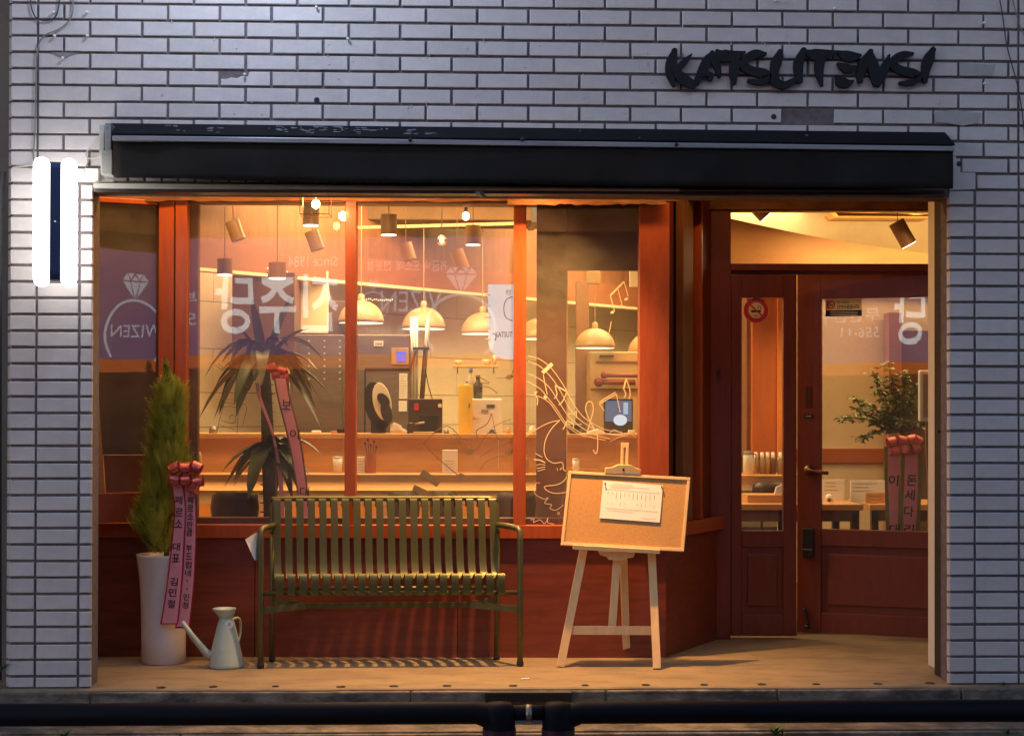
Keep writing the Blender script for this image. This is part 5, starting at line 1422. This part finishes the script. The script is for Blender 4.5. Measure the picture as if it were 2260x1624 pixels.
for tx, ty, b0 in ((466, 800, 1.0), (700, 700, .5), (480, 668, .6), (735, 790, 1.0), (650, 640, .2), (555, 655, .2), (716, 1005, .9), (530, 1060, 1.0)):
    src = cn0 if ty < 900 else cn1; tg = at(tx, ty, 1.3); v = tg-src; L = v.length*1.12
    mb = MB(); strap(mb, src, (v+EZ*b0*v.length*.9).normalized(), L, .065, b0*.75); obj('leaf', mb, leafd_m, dc, smooth=True)
drb = thing('ribbon_decoration', 'long pink ribbon with red bow tied on the dracaena cane', 'ribbon', at(610, 830, 1.3))
obj('pink_strip', ribbonstrip([(835, 608, 630), (880, 616, 638), (950, 634, 656), (1020, 648, 668), (1100, 660, 678), (1150, 664, 682)], 1.22), pink_m, drb, smooth=True)
obj('ribbon_edge', ribbonstrip([(835, 604, 633), (880, 612, 642), (950, 630, 660), (1020, 645, 672), (1100, 657, 682), (1150, 661, 686)], 1.225), brown_m, drb, smooth=True)
obj('pink_strip', ribbonstrip([(845, 564, 572), (880, 570, 578), (960, 600, 606), (1060, 614, 624), (1150, 618, 628)], 1.30), pink_m, drb, smooth=True)
charcol(drb, [('보', 632, 893), ('이', 650, 958), ('대', 672, 1085)], 1.212, 22, .005)
loops(drb, [(600, 812, .4), (622, 820, -.3), (628, 834, .1), (610, 828, .2)], 1.26, .024, red_m, red_m)
# cup sketches on the kitchen side
# ================================================================== DRAWINGS ON THE GLASS
def q7(x, y): return (x/3.867+1140, y/3.867+780)
def q6(x, y): return (x/3.456+1130, y/3.456+430)
VG = -.0022
dw = thing('glass_drawing', 'cream marker drawing of music notes and moon face on the right pane', 'window drawing', WN.w(2.6, 0, .7))
def dstroke(par, pts, w, conv=q7, m=chalk_m, name='marker_line'):
    mb = MB(); stroke(mb, WN, [conv(*p) for p in pts], w, VG, .0008); return obj(name, mb, m, par)
for pts in ([(100, 20), (200, 50), (300, 130), (400, 270), (480, 420), (560, 530), (640, 590), (760, 650), (900, 670)],
            [(100, 65), (200, 110), (300, 210), (380, 330), (460, 480), (560, 580), (680, 650), (800, 690), (950, 700)],
            [(100, 170), (200, 220), (280, 290), (360, 410), (440, 530), (540, 620), (660, 690), (800, 730)],
            [(100, 240), (200, 300), (260, 370), (340, 470), (420, 590), (520, 660), (620, 710), (760, 740)],
            [(100, 350), (200, 370), (280, 420), (340, 500), (410, 600), (500, 670), (590, 712)]):
    dstroke(dw, pts, 1.3, name='staff_line')
def notehead(par, c, conv=q7, r=(4.5, 3), m=chalk_m):
    x, y = conv(*c); mb = MB(); stroke(mb, WN, [(x-r[0], y+2), (x, y), (x+r[0], y-2)], [1, r[1]*2, 1], VG, .0008, 5); obj('note_head', mb, m, par)
for pts, w in (([(222, 165), (305, 88)], 8), ([(228, 180), (245, 270), (262, 350)], 1.6), ([(330, 272), (430, 325)], 3), ([(330, 280), (345, 350), (322, 385)], 2), ([(428, 330), (395, 405), (360, 440)], 2),
               ([(600, 680), (625, 600), (655, 480), (640, 415), (605, 418), (590, 470), (610, 540), (650, 620), (690, 700), (690, 820), (675, 855), (655, 820)], 1.8),
               ([(440, 510), (490, 515), (510, 490), (510, 550)], 1.6), ([(425, 575), (485, 600), (480, 640)], 1.8), ([(425, 580), (412, 620), (395, 648)], 2.2),
               ([(706, 415), (845, 330)], 1.8), ([(706, 432), (848, 348)], 1.8), ([(706, 430), (750, 490)], 1.3), ([(850, 340), (870, 430), (885, 500)], 1.3),
               ([(913, 305), (938, 212)], 3.4), ([(938, 215), (970, 330), (960, 390)], 1.8), ([(913, 300), (932, 345), (918, 378)], 2),
               ([(370, 570), (300, 640), (250, 730), (235, 830), (260, 900), (320, 935), (390, 930), (402, 990), (425, 1000)], 1.7), ([(370, 570), (280, 590), (180, 640), (80, 710)], 1.5),
               ([(430, 1050), (400, 1090), (340, 1120), (240, 1135), (270, 1175), (340, 1192), (420, 1185)], 1.6), ([(160, 850), (220, 885)], 1.6), ([(150, 905), (200, 910), (245, 932)], 2.6),
               ([(165, 955), (200, 945), (245, 950)], 1.4), ([(170, 980), (245, 967)], 1.4), ([(180, 1003), (245, 985)], 1.4), ([(345, 975), (352, 1000)], 1.2), ([(370, 992), (388, 975)], 2),
               ([(200, 1105), (165, 1110), (155, 1190), (230, 1240), (270, 1230), (240, 1275), (300, 1290), (285, 1320), (340, 1335), (400, 1290)], 1.1),
               ([(120, 1420), (150, 1412), (145, 1440), (200, 1418), (240, 1450), (270, 1400), (265, 1440), (320, 1455)], 1.2), ([(350, 1360), (360, 1352), (368, 1365), (356, 1374), (350, 1360)], 1),
               ([(150, 340), (175, 325), (160, 350), (180, 390), (175, 440)], 2), ([(790, 690), (830, 650), (900, 680), (960, 680), (1020, 715)], 1), ([(800, 750), (860, 720), (930, 700)], 1)):
    dstroke(dw, pts, w)
notehead(dw, (246, 372), r=(4, 4.5))
for pts, w in (([(750, 768), (855, 662)], 3.4), ([(750, 770), (782, 885)], 1.6), ([(810, 722), (838, 835)], 1.3), ([(855, 662), (886, 775)], 1.6), ([(757, 965), (742, 1050)], 1.4)):
    dstroke(dw, pts, w, q6)
for c in ((766, 896), (832, 852), (872, 796), (722, 1062)): notehead(dw, c, q6, (4.5, 3.2))
dw2 = thing('glass_drawing', 'marker music notes toned grey brown as if against the light on the third pane', 'window drawing', WN.w(2, 0, .7))
idt = lambda x, y: (x, y)
for pts, w in (([(934, 978), (988, 940), (1036, 996)], 2), ([(934, 978), (965, 1010), (1010, 1048)], 2), ([(1000, 952), (1014, 975), (1028, 995)], 1.2), ([(1128, 925), (1090, 942), (1055, 985), (1040, 1000)], 1.2),
               ([(1130, 970), (1085, 990), (1058, 1010)], 1.1), ([(1130, 1003), (1090, 1010), (1068, 1024), (1058, 1040)], 1), ([(1085, 912), (1075, 935), (1052, 950), (1054, 966)], 2.4), ([(1085, 912), (1095, 960), (1104, 970)], 1.4),
               ([(1095, 835), (1125, 832), (1133, 815)], 1.2), ([(1050, 828), (1080, 845), (1060, 845)], 2), ([(1060, 852), (1080, 855), (1098, 868)], 2.2), ([(930, 1042), (968, 1068)], 16), ([(912, 1075), (948, 1092)], 13)):
    dstroke(dw2, pts, w, idt, tan_m)
for c in ((1037, 996), (1123, 998), (1017, 1050), (1124, 832)): notehead(dw2, c, idt, (9, 6), tan_m)
dw3 = thing('glass_drawing', 'thin brown marker sketch of a tall cup on the second pane', 'window drawing', WN.w(.8, 0, .9))
def q3(x, y): return (x/4.06+400, y/4.06+800)
for pts in ([(390, 330), (520, 340), (540, 360)], [(390, 330), (370, 420), (340, 530), (320, 630)], [(520, 345), (510, 480), (500, 630)], [(380, 360), (450, 365), (520, 375)], [(375, 400), (440, 392), (510, 410)],
            [(430, 500), (450, 470), (480, 480), (490, 520), (460, 540)], [(360, 520), (430, 540), (500, 545)], [(345, 560), (400, 575), (480, 600)], [(540, 370), (585, 390), (575, 470), (550, 560)], [(300, 20), (360, 60), (430, 100), (500, 120)], [(330, 10), (420, 70), (520, 90)],
            [(600, 180), (570, 190), (600, 240)], [(480, 170), (500, 185)]):
    dstroke(dw3, pts, 1.0, q3, tan_m)

# ================================================================== BEHIND THE DOOR
YB = 4.2
dwl = thing('dining_wall', 'cream dining room wall with a brown wooden rail behind the door', 'wall', (2.9, YB, 0))
x0 = at(1722, 900, YB).x
obj('plaster', MB().box(x0, 5.19, YB, YB+.1, 0, 2.40), cream_m, dwl)
pspan('wood_rail', 1724, 990, 2300, 1021, YB-.03, .029, mat('rail_wood', C3(176, 100, 50), .5, var=.1), dwl, .003)
cv = thing('ceiling_cove', 'bright cream ceiling cove with a curved wooden edge above the door', 'ceiling cove', (2.4, 3.0, 2.3))
top = [(1560, 470), (1614, 483), (1690, 500), (1780, 519), (1880, 536), (1970, 549), (2050, 560), (2180, 574)]
obj('curved_wood_edge', MB().prism([at(a, b, 2.45) for a, b in top]+[at(2180, 640, 2.45), at(1560, 640, 2.45)], (0, .03, 0)), mat('curved_ply', C3(206, 146, 82), .5, var=.12, scale=3, stretch=(1, 1, 5)), cv)
obj('cove_back', MB().box(.9, 5.1, 4.0, 4.04, 2.10, 2.75), cream_m, cv)
light('AREA', 'cove_light', (2.7, 3.2, 2.52), 7.5, (1, .60, .22), sx=2.2, sy=.25, target=(2.6, 4.0, 2.55))
ap = thing('ceiling_panel', 'pale wooden slab fixed under the ceiling above the track spot', 'ceiling panel', at(1930, 472, 3.0))
obj('slab', MB().prism([at(1842, 467, 3.2), at(2060, 474, 3.2), at(2060, 478, 3.2), at(1850, 477, 3.2)], (0, .3, 0)), oak_m, ap)
wcN = thing('wooden_column', 'orange brown wooden column behind the narrow door pane', 'column', at(1695, 1000, 2.9))
pspan('column', 1660, 640, 1727, 1010, 2.9, .2, mat('column_wood', C3(190, 104, 46), .5, var=.18, scale=3, stretch=(4, 4, .6)), wcN, .004)
pspan('lit_edge', 1716, 640, 1727.5, 1010, 2.88, .018, mat('column_edge', C3(226, 140, 66), .5), wcN, .003)  # light on the column edge painted as a paler strip of wood
pspan('shadow_gap', 1648, 640, 1659, 1010, 2.95, .2, brown_m, wcN)  # shade beside the column built as a solid brown strip
# side board with thermos and bottles
sb = thing('serving_shelf', 'tan shelf with dishes behind the narrow door pane', 'shelf', at(1680, 1060, 2.3))
pspan('shelf_top', 1600, 1049, 1760, 1053, 2.3, .4, oak_m, sb, .002)
pspan('shelf_front', 1600, 1053.5, 1760, 1082, 2.32, .03, cream_m, sb)
zS = at(1680, 1049, 2.3).z
def ons(px, Y=2.42): return Vector((at(px, 1040, Y).x, Y, zS))
s3 = sc(2.42)
th = thing('thermos_jug', 'white thermos jug with grey handle on the shelf', 'thermos', ons(1651))
c = ons(1651); obj('body', MB().lathe(c, [(0, 0), (11/s3, 0), (11/s3, 40/s3), (9.5/s3, 44/s3)], 22), white_m, th, smooth=True)
obj('lid', MB().lathe(c+EZ*44/s3, [(10/s3, 0), (10/s3, 8/s3), (0, 9/s3)], 22), greyink_m, th, smooth=True)
obj('handle', MB().tube(catmull([c+Vector((.02, -.01, .125)), c+Vector((.045, -.015, .12)), c+Vector((.042, -.015, .07))], 4), .004, 8), greyink_m, th, smooth=True)
for i, px in enumerate((1668, 1682, 1694, 1706, 1722)):
    c = ons(px, 2.5); t = thing('sauce_bottle', ['first', 'second', 'third', 'fourth', 'last'][i]+' white capped sauce bottle counted from the thermos jug', 'bottle', c, 'sauce bottles on the shelf')
    obj('body', MB().lathe(c, [(0, 0), (6.5/s3, 0), (6.5/s3, 30/s3), (3.5/s3, 36/s3)], 14), dome_m if i != 3 else mat('amber_bottle', C3(120, 80, 40), .3), t, smooth=True)
    obj('cap', MB().lathe(c+EZ*36/s3, [(4/s3, 0), (4/s3, 13/s3), (0, 13/s3)], 12), white_m, t, smooth=True)
# tables
def table(px0, px1, py, Y, dep, label):
    A = at(px0, py, Y); B = at(px1, py, Y); z = A.z
    t = thing('dining_table', label, 'table', Vector(((A.x+B.x)/2, Y, 0)), 'dining tables inside')
    obj('table_top', MB().box(A.x, B.x, Y, Y+dep, z-.035, z), oak_m, t, bevel=.003)
    obj('apron', MB().box(A.x+.03, B.x-.03, Y+.03, Y+.05, z-.10, z-.036), brown_m, t)
    for x_ in (A.x+.04, B.x-.04):
        for y_ in (Y+.05, Y+dep-.05): obj('leg', MB().box(x_-.02, x_+.02, y_-.02, y_+.02, 0, z-.036), chair_m, t)
    return z
zt1 = table(1560, 1905, 1113, 2.0, .55, 'dining table just behind the double door')
zt2 = table(1920, 2300, 1113, 2.25, .55, 'dining table behind the ribboned plant')
tb1 = table(1600, 1745, 1112, 1.85, .1, 'small side table edge behind the narrow door pane')
def ont(px, Y, z): return Vector((at(px, 1100, Y).x, Y, z))
def card(name, label, cat, px0, py0, px1, py1, Y, m):
    t = thing(name, label, cat, at((px0+px1)/2, py1, Y)); A = at(px0, py1, Y); B = at(px1, py0, Y)
    obj('card', MB().box(A.x, B.x, Y, Y+.012, A.z, B.z), m, t, bevel=.001)
    mb = MB()
    for q in range(3):
        z = B.z-.02-q*.022; mb.box(A.x+.012, A.x+(B.x-A.x)*random.uniform(.4, .8), Y-.001, Y, z, z+.002)
    obj('print', mb, greyink_m, t); return t
card('menu_card', 'left cream menu card standing on the table behind the door', 'menu', 1815, 1058, 1864, 1108, 2.35, paper_m)
card('menu_card', 'wide cream menu card on the table beside the pink ribbons', 'menu', 1877, 1060, 1955, 1108, 2.40, paper_m)
card('wooden_napkin_box', 'wooden napkin box in front of the wide menu card', 'napkin box', 1911, 1087, 1960, 1110, 2.33, oak_m)
jr = thing('glass_jar', 'small jar standing in front of the left menu card', 'jar', at(1830, 1112, 2.25))
obj('jar', MB().lathe(at(1830, 1112, 2.25), [(0, 0), (.022, 0), (.022, .045), (.014, .058), (0, .06)], 16), white_m, jr, smooth=True)
obj('motif', MB().lathe(at(1830, 1103, 2.22), [(0, -.002), (.012, 0), (0, .002)], 12, 'y'), brown_m, jr)
copy_tree([o for o in bpy.data.objects if o.name.startswith('dining_chair') and not o.parent][0], Vector((at(1700, 1100, 2.35).x, 2.2, .02)), 'dark round back chair behind the narrow door pane')
ty = thing('cardboard_tray', 'tan cardboard tray on the side table behind the narrow door pane', 'tray', at(1690, 1110, 1.95))
pspan('tray_body', 1650, 1092, 1729, 1111, 1.95, .2, mat('cardboard', C3(200, 150, 92), .7), ty, .002)
np2 = thing('paper_napkin', 'folded white napkin standing in the cardboard tray', 'napkin', at(1718, 1090, 2.0))
obj('napkin', MB().prism([at(1709, 1091, 2.0), at(1714, 1074, 2.0), at(1730, 1068, 2.0), at(1730, 1091, 2.0)], (0, .02, 0)), paper_m, np2)

# right plant with ribbons
rpn = thing('flowering_plant', 'small leaved green plant behind the wide door pane', 'plant', Vector((at(1990, 1200, 2.0).x, 2.0, 0)))
c0 = at(1992, 1000, 2.0)
obj('stem', MB().tube([Vector((c0.x, 2.0, .3)), c0, at(1990, 950, 2.0), at(1975, 900, 2.0)], [.016, .013, .010, .006], 8), bark_m, rpn)
obj('pot', MB().lathe(Vector((c0.x, 2.0, 0)), [(0, 0), (.12, 0), (.15, .32), (.14, .33), (0, .30)], 24), pot_m, rpn, smooth=True)
rr = random.Random(21)
lv = MB(); br = []
targets = [(1856, 922), (1900, 968), (1925, 818), (1960, 800), (1885, 880), (1935, 860), (2000, 820), (2030, 850), (2040, 900), (1945, 905), (1975, 870), (2035, 940), (1920, 930), (2010, 880), (1890, 905), (1965, 840), (2050, 870), (1990, 930)]
for tx, ty_ in targets:
    Yt = 2.0+rr.uniform(-.15, .15); A = at(1985+rr.uniform(-8, 8), 955, 2.0); T_ = at(tx, ty_, Yt)
    mid = (A+T_)/2+EZ*.03; path = catmull([A, mid, T_], 6)
    obj('branch', MB().tube(path, .0028, 5), bark_m, rpn)
    for i, p in enumerate(path[3:]):
        for _ in range(8):
            a = rr.uniform(0, 6.28); q = p+Vector((rr.uniform(-.02, .02), rr.uniform(-.03, .03), rr.uniform(-.02, .02)))
            d = Vector((math.cos(a), math.sin(a)*.6, rr.uniform(-.5, .2))).normalized(); L = rr.uniform(.028, .045); sd = d.cross(EZ).normalized()*L*.24+EZ*rr.uniform(-.006, .006)
            lv.add([q, q+d*L*.35+sd, q+d*L*.75+sd*.8, q+d*L-EZ*.006, q+d*L*.75-sd*.8, q+d*L*.35-sd], [(0, 1, 2, 3), (0, 3, 4, 5)])
obj('foliage', lv, leafr_m, rpn, kind='stuff')
rb2 = thing('ribbon_decoration', 'pair of pink ribbons with rainbow edges on the plant behind the door', 'ribbon', at(1990, 980, 1.75))
rb_e = mat('rainbow_foil', C3(200, 160, 40), .35, .2, var=.5, scale=30, col2=C3(90, 150, 60))
YQ = 1.70
obj('foil_edge', ribbonstrip([(985, 1951, 1978), (1050, 1952, 1984), (1120, 1954, 1990), (1175, 1955, 1990)], YQ+.004), rb_e, rb2, smooth=True)
obj('foil_edge', ribbonstrip([(985, 1990, 2034), (1050, 1992, 2034), (1120, 1990, 2032), (1175, 1988, 2028)], YQ+.005), rb_e, rb2, smooth=True)
obj('pink_strip', ribbonstrip([(985, 1960, 1982), (1050, 1959, 1984), (1120, 1962, 1982), (1175, 1964, 1982)], YQ), pink_m, rb2, smooth=True)
obj('pink_strip', ribbonstrip([(985, 1998, 2026), (1050, 1996, 2026), (1120, 1994, 2024), (1175, 1994, 2020)], YQ), pink_m, rb2, smooth=True)
charcol(rb2, [('이', 1972, 1060), ('돈', 2012, 1060), ('세', 2008, 1092), ('다', 2006, 1128), ('대', 1974, 1168), ('리', 2006, 1168)], YQ-.004, 24, .015)
loops(rb2, [(1968, 975, .2), (1990, 972, -.2), (2012, 970, .2), (1975, 995, 0), (2022, 990, .3), (1998, 992, 1.2), (2024, 972, -.4)], YQ-.02, .028, mat('pale_red_ribbon', C3(226, 120, 110), .35), red_m)
# wall intercom beside the door
ic = thing('wall_intercom', 'cream intercom unit with a hanging cable at the right edge of the door pane', 'intercom', at(2040, 930, 1.6))
pspan('body', 2030, 817, 2075, 930, 1.56, .04, white_m, ic, .008)
pspan('face', 2037, 826, 2075, 922, 1.553, .006, dome_m, ic, .004)
obj('cable', MB().tube(catmull([at(2043, 930, 1.58), at(2044, 1000, 1.58), at(2048, 1090, 1.58), at(2048, 1180, 1.58)], 6), .0035, 6), dome_m, ic, smooth=True)
dkd = thing('reflection_panel', 'brown strip painted as a glass reflection behind the plant at the right of the door', 'painted reflection', at(1990, 1100, 4.1))
pspan('reflection_block', 1990, 730, 2200, 1300, 4.05, .1, mat('reflection_brown', (.16, .085, .05, 1), .7), dkd)  # brown and red panels stand in for reflections on the door glass
pspan('reflection_edge', 1962, 690, 1990, 1300, 4.0, .14, mat('reflection_red', (.34, .16, .09, 1), .5), dkd)

# ================================================================== ACROSS THE STREET (seen as reflections)
ob = thing('opposite_building', 'dark brick building across the street facing the shop', 'building', (0, -10, -.4))
obj('facade', MB().box(-9, 9, -10.2, -9.9, -.42, 6.5), mat('dark_facade', (.035, .03, .032, 1), .85, var=.3, scale=2), ob)
obj('shutter', MB().box(-5.2, -1.2, -9.9, -9.86, -.42, 1.6), mat('dark_shutter', (.03, .022, .02, 1), .6, stretch=(1, 1, 30)), ob)
osn = thing('opposite_shop_sign', 'purple lit shop fascia with white Korean lettering across the street', 'sign', (0, -9.6, 1.8))
obj('fascia', MB().box(-5.9, -.42, -9.6, -9.5, 1.86, 3.22), purple_m, osn)
obj('fascia', MB().box(4.45, 6.4, -9.6, -9.5, 1.86, 3.22), purple_m, osn)
obj('orange_strip', MB().box(-5.9, -.42, -9.62, -9.49, 1.70, 1.858), orange_m, osn)
obj('orange_strip', MB().box(4.45, 6.4, -9.62, -9.49, 1.70, 1.858), orange_m, osn)
NEG = -EX
def stext(txt, x0, x1, z0, z1, bold, m=signtxt_m):
    mb = MB(); put_text(mb, txt, ((x0+x1)/2, -9.488, (z0+z1)/2), x1-x0, z1-z0, NEG, EZ, bold); obj('sign_lettering', mb, m, osn)
stext('진주당', -3.83, -2.40, 2.10, 2.80, .015)
stext('Since 1984', -2.98, -2.42, 2.88, 2.99, 0, signtxt2_m)
stext('귀금속 도소매 전문점', -2.05, -1.13, 2.82, 2.95, 0, signtxt2_m)
stext('부산진구', -4.98, -4.05, 2.42, 2.60, .005, signtxt2_m)
stext('556-11', -4.62, -4.06, 2.20, 2.34, 0, signtxt2_m)
stext('WIZEN', 4.86, 5.62, 2.13, 2.29, 0, signtxt2_m)
stext('VIZEN', -1.9, -1.2, 2.35, 2.6, 0, signtxt2_m)
stext('Gold & Silver', -2.1, -1.3, 2.10, 2.2, 0, signtxt2_m)
def ringlogo(cx_, cz, R, m=signtxt2_m):
    mb = MB(); n = 40; F_ = lambda x, z: Vector((cx_-x, -9.487, cz+z))
    for i in range(n):
        a0, a1 = 2*math.pi*i/n, 2*math.pi*(i+1)/n
        if cz+R*math.sin(a0) < 1.875: continue
        mb.add([F_(R*math.cos(a0), R*math.sin(a0)), F_(R*math.cos(a1), R*math.sin(a1)), F_(R*.92*math.cos(a1), R*.92*math.sin(a1)), F_(R*.92*math.cos(a0), R*.92*math.sin(a0))], [(0, 1, 2, 3)])
    g = R*.02; w = R*.42; h0, h1, h2 = R*1.02, R*1.5, R*1.72
    for tri in ([(-w, h1), (-w*.42, h1), (-.05*R, h0)], [(-w*.36, h1), (w*.36, h1), (0, h0)], [(w, h1), (w*.42, h1), (.05*R, h0)],
                [(-w, h1+g*2), (-w*.66, h2), (-w*.42, h1+g*2)], [(-w*.58, h2), (-.03*R, h2), (-w*.36, h1+g*3)], [(w, h1+g*2), (w*.66, h2), (w*.42, h1+g*2)], [(w*.58, h2), (.03*R, h2), (w*.36, h1+g*3)], [(-w*.28, h1+g*2), (w*.28, h1+g*2), (0, h2-g*2)]):
        mb.add([F_(*p) for p in tri], [(0, 1, 2)])
    obj('ring_logo', mb, m, osn)
ringlogo(5.22, 2.15, .46); ringlogo(-1.98, 2.42, .17); ringlogo(-.98, 2.15, .42)
